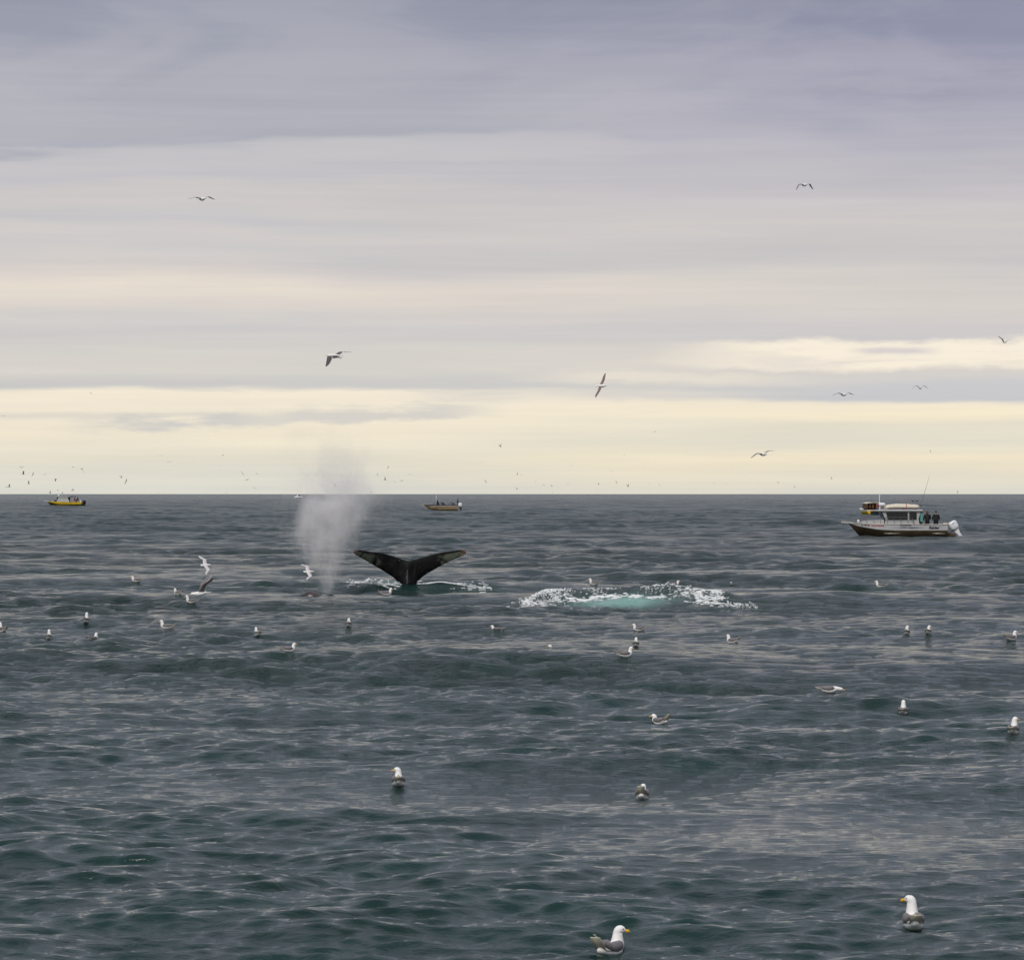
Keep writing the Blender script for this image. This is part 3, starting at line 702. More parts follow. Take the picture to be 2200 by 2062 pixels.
# ------------------------------------------------------------ gulls on the wing
def wing_mesh(m, side, e1, e2, sweep1, sweep2, L1=.30, L2=.40, thick=.012, ck=1.0):
    """stations root > wrist > tip, e = elevation, sweep = back angle, degrees"""
    st = []
    def dirv(e, s): return Vector((-math.sin(R_(s)) * math.cos(R_(e)), side * math.cos(R_(s)) * math.cos(R_(e)), math.sin(R_(e))))
    p = Vector((.055, .035 * side, .02)); d1 = dirv(e1, sweep1); d2 = dirv(e2, sweep2)
    for t in (0, .35, .7, 1.0): st.append((p + d1 * (L1 * t), lerp(.165, .150, t)))
    w = st[-1][0]
    for t in (.15, .35, .6, .8, .93, 1.0): st.append((w + d2 * (L2 * t), (.150, .142, .118, .085, .05, .012)[(.15, .35, .6, .8, .93, 1.0).index(t)]))
    st = [(q_, ch * ck) for q_, ch in st]
    rings = []
    for i, (q_, ch) in enumerate(st):
        e = e1 if i < 3 else e2; nrm = Vector((0, -side * math.sin(R_(e)), math.cos(R_(e))))
        th = thick * (1.3 - .9 * i / len(st)); bk = Vector((-ch, 0, 0))
        rings.append([q_, q_ + bk * .3 + nrm * th, q_ + bk * .75 + nrm * th * .6, q_ + bk, q_ + bk * .75 - nrm * th * .25, q_ + bk * .3 - nrm * th * .35])
    m.loft(rings)
    return st
def flying_gull(px, py, D, label, yaw=0, pitch=0, roll=0, wl=(12, -10), wr=(12, -10), sw=(( -8, 18), (-8, 18)), sc=1.0, top='wing_top', legs=False, ck=1.0, group='gulls in flight'):
    root = empty('gull', (at_px(px, D), D, CAM_H + (1061 - py) / F * D), (R_(roll), R_(-pitch), R_(yaw)), sc)
    tag(root, label, 'gull', group)
    m = MB(); m.tube([(-.20, 0, .012), (-.15, 0, .008), (-.07, 0, 0), (.03, 0, -.006), (.11, 0, .0), (.165, 0, .008), (.205, 0, .014), (.235, 0, .012), (.255, 0, .008)],
                     [(.03, .016), (.050, .040), (.070, .064), (.076, .074), (.064, .062), (.047, .046), (.044, .044), (.034, .034), (.014, .014)], 10, side=(0, 1, 0))
    m.build('body', 'white_feather', root)
    for s_, (e1, e2), (s1, s2) in ((1, wl, sw[0]), (-1, wr, sw[1])):
        m = MB(); st = wing_mesh(m, s_, e1, e2, s1, s2, ck=ck); w = m.build('wing', top, root)
        m = MB()      # pale trailing edge
        rings = [[q_ + Vector((-ch * .86, 0, .004)), q_ + Vector((-ch * 1.06, 0, .002)), q_ + Vector((-ch * .86, 0, -.008))] for q_, ch in st[:8]]
        m.loft(rings); m.build('trailing_edge', 'white_feather', w)
    m = MB(); m.loft([[(-.16, -.028, .0), (-.16, .028, .0), (-.16, .022, .022), (-.16, -.022, .022)], [(-.30, -.065, .006), (-.30, .065, .006), (-.30, .06, .014), (-.30, -.06, .014)]]); m.build('tail', 'white_feather', root)
    m = MB(); m.tube([(.245, 0, .010), (.275, 0, .006), (.30, 0, .0), (.308, 0, -.010)], [.010, .010, .008, .002], 6); m.build('beak', 'beak', root)
    if legs:
        for s_ in (-1, 1):
            m = MB(); m.tube([(-.10, .02 * s_, -.03), (-.16, .02 * s_, -.065), (-.24, .02 * s_, -.062)], [.008, .009, .014], 6); m.build('foot', 'foot', root)
    return root
FG = [
 (434, 428, 138, 'gliding gull with both wings spread wide, high at upper left', dict(yaw=-52, wl=(16, -16), wr=(10, -14), roll=2)),
 (719, 765, 118, 'gull banking left with one wing hanging and feet trailing, above the fluke', dict(yaw=172, pitch=2, roll=0, wl=(-10, -60), wr=(26, 2), sw=((-28, -2), (30, 80)), legs=True, sc=1.08, ck=1.15, top='shaded_feather')),
 (1292, 829, 150, 'brownish gull banked steeply with wings on a diagonal, middle of the sky', dict(yaw=-32, roll=50, wl=(8, 2), wr=(2, -4), sw=((-6, 12), (-4, 14)), top='brown_feather')),
 (1728, 398, 175, 'highest gull at upper right with wings arched down', dict(yaw=-62, wl=(10, -48), wr=(4, -58))),
 (1812, 848, 165, 'gull gliding with long thin wings at right, left of the arched pair wing', dict(yaw=-60, wl=(14, -12), wr=(12, -20))),
 (1977, 834, 230, 'small gull with M shaped wings right of the long winged glider', dict(yaw=-80, wl=(34, -30), wr=(34, -32))),
 (2158, 735, 240, 'small gull with raised wings near the right edge of the sky', dict(yaw=-60, wl=(22, 6), wr=(46, 30))),
 (1639, 976, 142, 'large gliding gull low above the horizon right of centre', dict(yaw=-55, wl=(18, -6), wr=(14, -26), roll=8)),
 (443, 1214, 128, 'white gull flying low with spread wings, upper of the two at left', dict(yaw=34, roll=50, wl=(4, -4), wr=(2, -10), sw=((-14, 50), (-16, 50)), sc=.80, ck=1.35, top='white_wing')),
 (430, 1275, 98, 'gull landing with both grey wings lifted high, facing left', dict(yaw=180, pitch=-6, roll=0, wl=(44, 24), wr=(60, 34), sw=((42, 62), (30, 62)), top='grey_feather', sc=1.12)),
 (664, 1228, 125, 'small white gull skimming the sea left of the spout', dict(yaw=24, roll=48, wl=(6, -4), wr=(-2, -10), sw=((-6, 66), (-14, 62)), sc=.74, ck=1.35, top='white_wing')),
]
for px, py, D, lb, kw in FG: flying_gull(px, py, D, lb, **kw)

# far gulls, one small mesh each
def far_mesh(e1, e2, s2=25):
    m = MB(); wing_mesh(m, 1, e1, e2, -5, s2, thick=.035); wing_mesh(m, -1, e1, e2, -5, s2, thick=.035)
    m.tube([(-.28, 0, .01), (-.1, 0, 0), (.04, 0, 0), (.2, 0, .01), (.29, 0, 0)], [.02, .05, .065, .04, .008], 6, side=(0, 1, 0))
    o = m.build('gull', 'far_bird'); me_ = o.data; bpy.data.objects.remove(o); return me_
M['far_bird'] = mk('far_bird', (0.10, 0.095, 0.095), .8)
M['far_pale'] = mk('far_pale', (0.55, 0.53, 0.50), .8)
VAR = dict(v=far_mesh(38, 22), a=far_mesh(24, -34), g=far_mesh(8, -6), u=far_mesh(62, 48), d=far_mesh(-30, -55))
ORI = {'f': (0, 0, -80), 'l': (0, 0, 178), 'r': (0, 0, 2), 'q': (18, 0, -50), 'k': (-22, 0, -125), 's': (62, 0, -35), 'z': (-60, 0, -60), 't': (0, -60, -75)}
TG = [ # px, py, span px, variant, orientation, faint?, label
 (46, 1005, 13, 'v', 'f', 0, 'V winged gull highest at the far left, left of the yellow boat'),
 (50, 1018.6, 7, 'u', 'l', 0, 'tiny dark gull right beneath the V winged one at far left'),
 (71, 1018.6, 10, 'g', 's', 0, 'tiny gull slanting steeply, right of the V winged one at far left'),
 (97, 1019, 8, 'a', 'q', 1, 'faint pale gull above the yellow boat bow'),
 (119.5, 1029, 8, 'd', 'r', 0, 'dark gull with wings down, straight above the yellow boat cabin'),
 (62, 1039, 6, 'u', 'r', 0, 'tiny upright gull low over the sea left of the yellow boat'),
 (14.6, 1046.8, 8, 'v', 'q', 0, 'lowest gull near the left edge, left one of a touching pair'),
 (19.7, 1046, 6, 'u', 'l', 0, 'lowest gull near the left edge, right one of a touching pair'),
 (157, 1003.6, 6, 'g', 'l', 0, 'tiny gull highest above the yellow boat outboard'),
 (176.6, 1009, 7, 'u', 'q', 0, 'tiny tilted gull right of the yellow boat, upper of two'),
 (180, 1013.5, 6, 's' if 0 else 'g', 's', 1, 'faint tilted gull right of the yellow boat, lower of two'),
 (124, 1053, 5, 'g', 'l', 0, 'tiny olive gull just over the yellow boat roof'),
 (154, 1054, 6, 'u', 'z', 0, 'tiny curved gull over the yellow boat stern, lower left of two'),
 (157, 1051, 5, 'd', 'l', 0, 'tiny curved gull over the yellow boat stern, upper right of two'),
 (108, 1059.5, 5, 'u', 'r', 0, 'tiny gull on the horizon line above the yellow boat bow'),
 (134, 1059.5, 5, 'v', 'l', 0, 'tiny gull on the horizon line just right of the yellow boat mast'),
 (261, 1026, 8, 'u', 'q', 0, 'smaller gull of two between yellow boat and white boat'),
 (271, 1034, 12, 'g', 's', 0, 'gull with wings standing nearly upright, right of yellow boat'),
 (340, 1058.6, 5, 'd', 'f', 0, 'tiny gull grazing the horizon midway between yellow and white boats'),
 (345, 978.6, 9, 'g', 'f', 1, 'faint level winged gull, upper of two pale ones left'),
 (363, 993, 11, 'a', 'f', 1, 'faint M shaped gull, lower of two pale ones left'),
 (479, 978, 6, 'g', 'l', 0, 'dark dash of a gull high between the yellow and white boats'),
 (474, 1001.7, 6, 'v', 'f', 1, 'faint V shaped gull beneath the dark dash'),
 (487, 1058.6, 4, 'g', 'l', 0, 'reddish speck of a gull at the horizon left of white boat'),
 (520.6, 1016.6, 10, 'g', 'z', 1, 'faint slanting gull left of the white boat'),
 (552, 1017.7, 7, 'a', 'k', 0, 'small hooked gull above and left of the white boat'),
 (531, 1030.7, 10, 'a', 'q', 0, 'arched gull left of the white boat'),
 (546.5, 1048, 7, 'g', 'k', 0, 'tiny gull slanting down to the right beside the white boat'),
 (661, 1049.6, 6, 'g', 'f', 1, 'faint gull above the white boat at the spout left edge'),
 (719, 1044, 7, 'u', 'k', 0, 'small gull seen through the spout mist'),
 (797.5, 1058.6, 5, 'u', 'q', 0, 'tiny gull on the horizon right of the spout'),
 (810.7, 1019.7, 7, 'a', 'z', 0, 'small curved gull right of the spout, upper left of the group'),
 (808, 1026, 6, 'g', 'f', 1, 'faint gull right beneath the curved one right of the spout'),
 (834, 1004, 7, 'g', 's', 0, 'slanting gull highest of the group right of the spout'),
 (827.6, 1030.7, 6, 'u', 'r', 0, 'reddish upright gull in the group right of the spout'),
 (847.6, 1035.5, 6, 'g', 'k', 0, 'gull slanting down right in the group right of the spout'),
 (863.4, 1032.7, 8, 'a', 'q', 0, 'dark arched gull in the group above the fluke'),
 (879, 1018.9, 8, 'a', 'f', 0, 'arched gull straight above the fluke notch'),
 (922.5, 1044, 6, 'v', 'f', 1, 'faint gull above the open tan boat'),
 (1038, 993, 6, 'a', 'f', 1, 'pale gull high to the right of the open tan boat'),
 (1075.5, 959.4, 9, 'u', 'q', 0, 'dark gull with upright wings, highest near picture centre'),
 (1043, 1034, 9, 'a', 'z', 0, 'tilted gull right of the open tan boat'),
 (1112, 1018, 7, 'g', 's', 0, 'slanted gull near picture centre, left of an arched one'),
 (1111, 1051, 6, 'u', 's', 0, 'small dark gull close over the horizon near picture centre'),
 (1121, 1021, 6, 'a', 'f', 0, 'arched gull near picture centre, right of a slanted one'),
 (1150, 1001.7, 3, 'g', 'f', 1, 'faint dot of a gull right of picture centre, upper'),
 (1150, 1034.6, 4, 'u', 'f', 0, 'dot of a gull right of picture centre, lower'),
 (1168.7, 1041.7, 6, 'd', 'k', 0, 'dark gull with drooped wings above the foam ring left part'),
 (1185, 1044.5, 8, 'v', 'k', 0, 'gull with bent wings beside the dark droop winged one'),
 (1187, 1059, 4, 'v', 'q', 0, 'speck of a gull at the horizon above the foam ring'),
 (1228, 1000, 7, 'v', 'f', 1, 'pale V shaped gull high above the foam ring'),
 (1220, 1040.6, 9, 'g', 'f', 1, 'faint flat gull above the foam ring'),
 (1284, 1055.5, 6, 'a', 'f', 1, 'faint M shaped gull skimming the horizon above the foam'),
 (1286.5, 1040.6, 6, 'u', 's', 0, 'greenish upright gull above the foam ring centre'),
 (1294, 1021, 3, 'g', 'f', 1, 'faint speck of a gull above the greenish upright gull'),
 (1340.6, 978, 5, 'g', 'q', 0, 'small dark gull high above the foam ring'),
 (1324, 1035.8, 8, 'a', 'z', 0, 'curved gull above the foam ring, left of a dark V'),
 (1340, 1011.5, 4, 'g', 'f', 1, 'reddish faint speck of a gull above the curved gull'),
 (1314, 1012, 5, 'g', 'z', 1, 'faint dash of a gull above and left of the curved gull'),
 (1349.6, 1045, 8, 'u', 'q', 0, 'dark V winged gull low above the foam ring'),
 (1362, 1001.7, 5, 'g', 'f', 1, 'faint flat speck of a gull right of the small dark high one'),
 (1394.6, 1039, 5, 'd', 'f', 0, 'dark T shaped gull above the foam ring right part'),
 (1416.6, 1041.7, 4, 'u', 'q', 1, 'faint speck of a gull right of the T shaped one'),
 (1406, 1019.7, 6, 'g', 'f', 1, 'faint flat gull above the T shaped one'),
 (1407, 927.6, 8, 'a', 'q', 1, 'very faint arched gull well above all other specks'),
 (1463, 1041.7, 4, 'g', 'k', 1, 'faint speck of a gull between the T shaped one and the big glider'),
 (1485, 1055.5, 7, 'g', 'k', 1, 'pale yellowish gull skimming the horizon right of the foam'),
 (1521, 1021, 3, 'g', 'f', 1, 'faint dot of a gull left of the big low glider'),
 (1533.5, 1038, 6, 'g', 'k', 0, 'bluish gull slanting down right, lower left of the big glider'),
 (1558, 1040.6, 4, 'u', 'f', 1, 'faint pale gull beneath the left wing of the big glider'),
 (1600, 1019, 5, 'd', 'f', 0, 'dark reddish gull beneath the left wing tip of the big glider'),
 (1600, 995.5, 3, 'g', 'f', 1, 'faint dot of a gull just under the big glider left wing tip'),
 (1629, 1038.9, 4, 'd', 'f', 0, 'small yellowish gull straight below the big glider'),
 (1669, 1034.6, 4, 'g', 'k', 1, 'upper bluish speck of a gull below the big glider right wing'),
 (1671.5, 1037.7, 5, 'u', 'k', 0, 'lower bluish gull below the big glider right wing'),
 (1695, 1034, 3, 'g', 'f', 1, 'faint blue dot of a gull right of the bluish two'),
 (1707.6, 1047, 5, 'u', 's', 0, 'small gull close over the horizon left of the silver boat'),
 (1787, 1028.5, 6, 'u', 's', 0, 'small slanted gull above the silver boat bow'),
 (1848.5, 1037.5, 4, 'g', 'f', 0, 'brown speck of a gull above the yellow hulled boat behind'),
 (1924.5, 1029.6, 5, 'v', 'f', 1, 'faint V shaped gull left of the tall fishing rod'),
 (1999.7, 971, 6, 'u', 's', 1, 'pale gull above the fishing rod tip'),
 (2135, 1000, 4, 'g', 'f', 1, 'faint speck of a gull at the far right over the sea'),
 (2058, 1058, 6, 'u', 's', 0, 'small gull on the horizon right of the fishing rod'),
 (195, 845, 8, 'g', 'k', 0, 'lone tiny gull at left under the bright cloud edge'),
 (7, 894, 9, 'g', 'f', 0, 'lone tiny gull cut close to the left edge of the sky'),
 (1641.6, 907, 4, 'g', 'f', 1, 'faint speck of a gull above the big low glider'),
]
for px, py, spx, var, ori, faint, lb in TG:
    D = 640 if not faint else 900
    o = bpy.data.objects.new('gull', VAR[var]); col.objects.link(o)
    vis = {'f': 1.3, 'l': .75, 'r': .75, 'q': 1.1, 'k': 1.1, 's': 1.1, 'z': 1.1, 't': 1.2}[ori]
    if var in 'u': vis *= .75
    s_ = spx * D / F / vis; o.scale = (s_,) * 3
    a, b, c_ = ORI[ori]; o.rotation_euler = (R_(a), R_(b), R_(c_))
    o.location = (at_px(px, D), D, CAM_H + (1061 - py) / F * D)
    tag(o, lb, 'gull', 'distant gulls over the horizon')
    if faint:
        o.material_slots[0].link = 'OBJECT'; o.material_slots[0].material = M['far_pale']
for px, lb in ((1961, 'left one of two dark birds on the sea above the silver boat roof'), (1970, 'right one of two dark birds on the sea above the silver boat roof')):
    h_ = hit(px, 1077.5); o = MB().tube([(-.5, 0, .1), (-.2, 0, .14), (.15, 0, .18), (.3, 0, .42), (.42, 0, .46)], [.03, .17, .18, .08, .04], 6, side=(0, 1, 0)).build('seabird', 'dark_feather')
    o.location = h_; o.scale = (.62 * h_.y / 700 + .3,) * 3; o.rotation_euler = (0, 0, R_(160)); tag(o, lb, 'seabird', 'dark birds floating far off')

# ------------------------------------------------------------ people
def person(loc, label, jacket, trousers, hat=None, rot=0.0, pose='stand', sc=1.0, skin=(0.42, 0.25, 0.17), group=None):
    root = empty('person', loc, (0, 0, R_(rot)), sc); tag(root, label, 'person', group)
    me_ = bpy.data.meshes.new('body')
    if pose == 'stand':
        J = dict(pel=(0, 0, .95), wai=(0, 0, 1.12), che=(.01, 0, 1.34), nec=(.02, 0, 1.49), hed=(.035, 0, 1.60), top=(.03, 0, 1.70),
                 hl=(0, .10, .90), kl=(.03, .11, .50), al=(0, .12, .09), tl=(.13, .13, .04), hr=(0, -.10, .90), kr=(.04, -.11, .50), ar=(0, -.12, .09), tr=(.13, -.13, .04),
                 sl=(0, .19, 1.41), el=(.06, .27, 1.15), wl=(.24, .22, 1.02), fl=(.33, .20, 1.02), sr=(0, -.19, 1.41), er=(.06, -.27, 1.15), wr=(.24, -.2, 1.04), fr=(.33, -.18, 1.04))
    elif pose == 'sit':
        J = dict(pel=(0, 0, .42), wai=(0.02, 0, .58), che=(.07, 0, .82), nec=(.10, 0, .97), hed=(.14, 0, 1.08), top=(.14, 0, 1.18),
                 hl=(0, .10, .40), kl=(.42, .12, .45), al=(.42, .12, .09), tl=(.55, .12, .04), hr=(0, -.10, .40), kr=(.42, -.12, .45), ar=(.42, -.12, .09), tr=(.55, -.12, .04),
                 sl=(.06, .19, .90), el=(.16, .26, .66), wl=(.36, .18, .58), fl=(.44, .14, .58), sr=(.06, -.19, .90), er=(.16, -.26, .66), wr=(.36, -.18, .58), fr=(.44, -.14, .58))
    else:   # bending forward
        J = dict(pel=(0, 0, .88), wai=(.10, 0, 1.00), che=(.34, 0, 1.10), nec=(.48, 0, 1.12), hed=(.60, 0, 1.10), top=(.68, 0, 1.12),
                 hl=(0, .10, .84), kl=(.06, .11, .47), al=(0, .12, .09), tl=(.13, .13, .04), hr=(0, -.10, .84), kr=(.06, -.11, .47), ar=(0, -.12, .09), tr=(.13, -.13, .04),
                 sl=(.40, .19, 1.08), el=(.42, .22, .84), wl=(.50, .16, .66), fl=(.54, .14, .58), sr=(.40, -.19, 1.08), er=(.42, -.22, .84), wr=(.50, -.16, .66), fr=(.54, -.14, .58))
    Rr = dict(pel=.17, wai=.16, che=.18, nec=.065, hed=.095, top=.07, hl=.11, kl=.075, al=.055, tl=.045, sl=.08, el=.06, wl=.042, fl=.045)
    for k in ('h', 'k', 'a', 't', 's', 'e', 'w', 'f'): Rr[k + 'r'] = Rr[k + 'l']
    nm = list(J); id_ = {k: i for i, k in enumerate(nm)}
    E = [('pel', 'wai'), ('wai', 'che'), ('che', 'nec'), ('nec', 'hed'), ('hed', 'top')]
    for s_ in 'lr': E += [('pel', 'h' + s_), ('h' + s_, 'k' + s_), ('k' + s_, 'a' + s_), ('a' + s_, 't' + s_), ('che', 's' + s_), ('s' + s_, 'e' + s_), ('e' + s_, 'w' + s_), ('w' + s_, 'f' + s_)]
    me_.from_pydata([J[k] for k in nm], [(id_[a], id_[b]) for a, b in E], [])
    b = bpy.data.objects.new('body', me_); col.objects.link(b); b.parent = root
    md = b.modifiers.new('skin', 'SKIN'); md.use_smooth_shade = True
    sv_ = me_.skin_vertices[0].data
    for i, k in enumerate(nm): sv_[i].radius = (Rr[k], Rr[k]); sv_[i].use_root = (k == 'pel')
    b.modifiers.new('sub', 'SUBSURF').levels = 1
    key = (jacket, trousers); 
    pm = bpy.data.materials.new('clothing'); pm.use_nodes = True; nt = pm.node_tree; nt.nodes.clear(); g = G(nt)
    tc = g.new('ShaderNodeTexCoord'); sp = g.new('ShaderNodeSeparateXYZ'); g.link(tc.outputs['Object'], sp.inputs[0])
    zz_ = sp.outputs[2] if pose != 'bend' else g.add(sp.outputs[2], g.mul(g.m('MAXIMUM', sp.outputs[0], 0.0), .85))
    neck = J['nec'][2] + .01 if pose != 'bend' else J['nec'][2] + .43
    c = g.mix(g.ss(zz_, J['pel'][2] - .12, J['pel'][2] - .10), trousers, jacket); c = g.mix(g.ss(zz_, neck, neck + .02), c, skin)
    p = g.new('ShaderNodeBsdfPrincipled'); g.link(c, p.inputs['Base Color']); p.inputs['Roughness'].default_value = .8
    o = g.new('ShaderNodeOutputMaterial'); g.link(p.outputs[0], o.inputs[0]); me_.materials.append(pm)
    if hat:
        t = Vector(J['top']); h_ = Vector(J['hed'])
        m = MB(); m.ball(tuple(t + Vector((-.01, 0, -.005))), (.118, .105, .085), 10, 6)
        if hat[1]: m.ball(tuple(h_ + Vector((-.035, 0, .0))), (.095, .108, .13), 10, 6)
        m.build('hat', mk('hat_cloth', hat[0], .85), root)
    return root

# ------------------------------------------------------------ boats
class Hull:
    def __init__(s, Ls, Ll, Lw, beam, zs, zl, flat=.55, zw=0.0):
        s.L = (Ls, Ll, Lw, Lw * .94); s.beam = beam; s.zs = zs; s.zl = zl; s.flat = flat
    def bm(s, t, lv):
        f = max(0.0, (t - s.flat) / (1 - s.flat))
        b = s.beam / 2 * (1 - f ** (2.3 if lv < 2 else 1.7))
        return max(b * (1.0, .965, .86, .12)[lv], .015) if lv < 3 else .03
    def z(s, t, lv):
        if lv == 0: return lerp(s.zs[0], s.zs[1], t ** 2.2)
        if lv == 1: return float(np.interp(t, [p[0] for p in s.zl], [p[1] for p in s.zl]))
        return (-.02, -.45)[lv - 2] if lv == 2 else -.45 + .40 * max(0, (t - .8) / .2)
    def pt(s, t, lv, sd): return (s.L[lv] * t, s.bm(t, lv) * sd, s.z(t, lv))
    def side(s, x, z):
        t = x / s.L[0]
        for _ in range(4):
            z0, z1 = s.z(t, 1), s.z(t, 0); f = min(1, max(0, (z - z0) / max(z1 - z0, .01)))
            t = min(1, max(0, x / lerp(s.L[1], s.L[0], f)))
        return lerp(s.bm(t, 1), s.bm(t, 0), f)
    def make(s, parent, low, up, rubmat='trim', deckmat='canvas', floor=None):
        T = [i / 26 for i in range(27)]
        for nm, lv0, lv1, mt in (('hull_bottom', 3, 1, low), ('topside', 1, 0, up)):
            m = MB(); lvs = (3, 2, 1) if nm == 'hull_bottom' else (1, 0)
            for sd in (1, -1): m.loft([[s.pt(t, l, sd) for l in lvs] for t in T], closed=False)
            b = m.addv([s.pt(0, l, 1) for l in lvs] + [s.pt(0, l, -1) for l in lvs][::-1]); m.f.append(tuple(b + k for k in range(2 * len(lvs))))
            b = m.addv([s.pt(1, l, 1) for l in lvs] + [s.pt(1, l, -1) for l in lvs][::-1]); m.f.append(tuple(b + k for k in range(2 * len(lvs))))
            m.build(nm, mt, parent)
        for sd in (1, -1):
            m = MB(); m.tube([(s.pt(t, 0, sd)[0], s.pt(t, 0, sd)[1] + .01 * sd, s.pt(t, 0, sd)[2]) for t in T], (.035), 6); m.build('gunwale', rubmat, parent)
        t0 = floor if floor else 0
        m = MB(); m.loft([[(s.L[0] * t, s.bm(t, 0) * .96 * sd, s.z(t, 0) - .03) for sd in (1, -1)] for t in T if t >= t0], closed=False)
        m.build('foredeck', up, parent)
        if floor:
            m = MB(); m.box((.05, -s.beam * .42, .22), (s.L[0] * t0, s.beam * .42, .26)); m.build('cockpit_floor', deckmat, parent)
            m = MB(); 
            for sd in (1, -1): m.loft([[(s.L[0] * t, s.bm(t, 0) * sd * k, s.z(t, 0) - .01) for k in (1.0, .88)] for t in T if t <= t0 + .04], closed=False)
            m.build('side_deck', up, parent)
def text(body, size, parent, hull, x_left, zc, mt, shear=0.0, bold=0.0, name='lettering'):
    cu = bpy.data.curves.new('t', 'FONT'); cu.body = body; cu.size = size; cu.shear = shear; cu.offset = bold; cu.align_x = 'LEFT'; cu.resolution_u = 3
    to = bpy.data.objects.new('t', cu); col.objects.link(to)
    dg = bpy.context.evaluated_depsgraph_get(); me0 = bpy.data.meshes.new_from_object(to.evaluated_get(dg))
    bpy.data.objects.remove(to)
    for v in me0.vertices:      # reads left to right for the camera: local x runs backward
        x, z = x_left - v.co.x, zc + v.co.y
        v.co = (x, (hull.side(x, z) if hull else parent_y) + .008, z)
    me0.name = name; me0.materials.clear(); me0.materials.append(M[mt])
    o = bpy.data.objects.new(name, me0); col.objects.link(o); o.parent = parent; return o
def outboard(parent, x, z, tilt, cowl, leg, sc=1.0, y=0.0, name='outboard_motor'):
    """cowling with its drive leg; x,z: hinge"""
    r = empty(name, (x, y, z), (0, R_(tilt), 0), sc); r.parent = parent
    m = MB(); m.loft([[(-.02 + dx * 1.0, w * a, zz_) for dx, a in ((.24 * k, 1), (.02, 1), (-.20 * k, .95), (-.44 * k, .6), (-.44 * k, -.6), (-.20 * k, -.95), (.02, -1), (.24 * k, -1))] for k, w, zz_ in ((.75, .15, .10), (.95, .21, .20), (1.0, .235, .40), (1.0, .235, .62), (.94, .22, .76), (.72, .16, .84))])
    c = m.build('cowling', cowl, r)
    m = MB(); m.prism([(.16, .10), (-.34, .10), (-.30, -.30), (-.34, -.62), (-.12, -.62), (-.02, -.2)], -.085, .085); m.build('drive_leg', leg, r, smooth=False)
    m = MB(); m.tube([(-.10, 0, -.80), (-.28, 0, -.76), (-.42, 0, -.76), (-.50, 0, -.76)], [.04, .085, .075, .02], 8); m.prism([(-.36, -.60), (-.12, -.60), (-.16, -.78), (-.34, -.78)], -.03, .03); m.prism([(-.28, -.82), (-.12, -.82), (-.26, -1.0)], -.012, .012)
    m.build('gearcase', leg, r, smooth=False)
    m = MB()
    for k in range(3):
        a = k * 2 * PI / 3; m.loft([[(-.47, .04 * math.cos(a) , -.76 + .04 * math.sin(a)), (-.50, .04 * math.cos(a + .5), -.76 + .04 * math.sin(a + .5))], [(-.45, .19 * math.cos(a), -.76 + .19 * math.sin(a)), (-.53, .19 * math.cos(a + .8), -.76 + .19 * math.sin(a + .8))]], closed=False)
    m.build('propeller', 'grey', r, smooth=False)
    return r

# --- silver aluminium cabin boat
b0 = hit(2032, 1151.5); SB = b0.y / (F / 25.0)
boat = empty('cabin_boat', b0, (0, 0, PI), b0.y / 280.0)
tag(boat, 'silver and bronze aluminium fishing boat with cabin and white outboard at right', 'boat')
hl = Hull(8.41, 8.36, 7.42, 2.6, (1.00, 1.10), [(0, .50), (.55, .50), (.72, .58), (.88, .82), (1, 1.07)])
hl.make(boat, 'bronze', 'silver', floor=.31)
def bpart(nm, mb, mt, par=None, smooth=False): return mb.build(nm, mt, par or boat, smooth)
for x0, x1, zc in ((4.1, 5.45, .23), (.2, 1.3, .23)):          # raised strakes
    for sd in (1, -1):
        m = MB(); m.tube([(x0, hl.bm(.1, 2) * sd * 1.06, zc), ((x0 + x1) / 2, hl.bm(.1, 2) * sd * 1.08, zc), (x1, hl.bm(.1, 2) * sd * 1.06, zc + .01)], [.02, .035, .02], 6); m.build('spray_strake', 'trim', boat)
# cabin shell: side walls, front slope, roof, rear opening
cy = 1.02
for sd in (1, -1):
    m = MB(); m.prism([(5.35, 1.02), (5.32, 1.42), (5.72, 2.12), (2.30, 2.12), (2.30, 2.00), (2.46, 1.5), (2.40, 1.02)], cy * sd, (cy - .05) * sd); w = bpart('cabin_wall', m, 'cabin')
    yy0, yy1 = (cy + .004) * sd, (cy - .054) * sd
    for (x0, x1, sk) in ((3.39, 5.10, .17), (2.62, 3.26, 0)):
        m = MB(); m.prism(rrect(x0, x1, 1.38, 2.07, .09, sk), yy0, yy1); gl = bpart('window', m, 'glass')
        P2 = rrect(x0 - .03, x1 + .03, 1.35, 2.10, .11, sk); mm = MB(); mm.tube([(x, (cy + .008) * sd, z) for x, z in P2 + P2[:1]], .012, 5); bpart('window_frame', mm, 'silver', gl)
    m = MB(); m.tube([(4.28, (cy + .012) * sd, 1.40), (4.28, (cy + .012) * sd, 2.05)], .012, 5); bpart('window_divider', m, 'black')
m = MB(); m.loft([[(5.36, cy - .06, 1.40), (5.36, -cy + .06, 1.40)], [(5.70, cy - .06, 2.08), (5.70, -cy + .06, 2.08)]], closed=False); bpart('front_wall', m, 'cabin')
for y0, y1 in ((-.92, -.06), (.06, .92)):
    m = MB(); m.loft([[(5.39, y0, 1.42), (5.39, y1, 1.42), (5.37, y1, 1.42), (5.37, y0, 1.42)], [(5.72, y0, 2.05), (5.72, y1, 2.05), (5.70, y1, 2.05), (5.70, y0, 2.05)]]); bpart('windshield', m, 'glass')
m = MB(); m.prism([(5.36, 1.36), (5.72, 2.08), (5.60, 2.08), (5.26, 1.36)], cy + .01, cy - .04); bpart('quarter_window', m, 'glass')
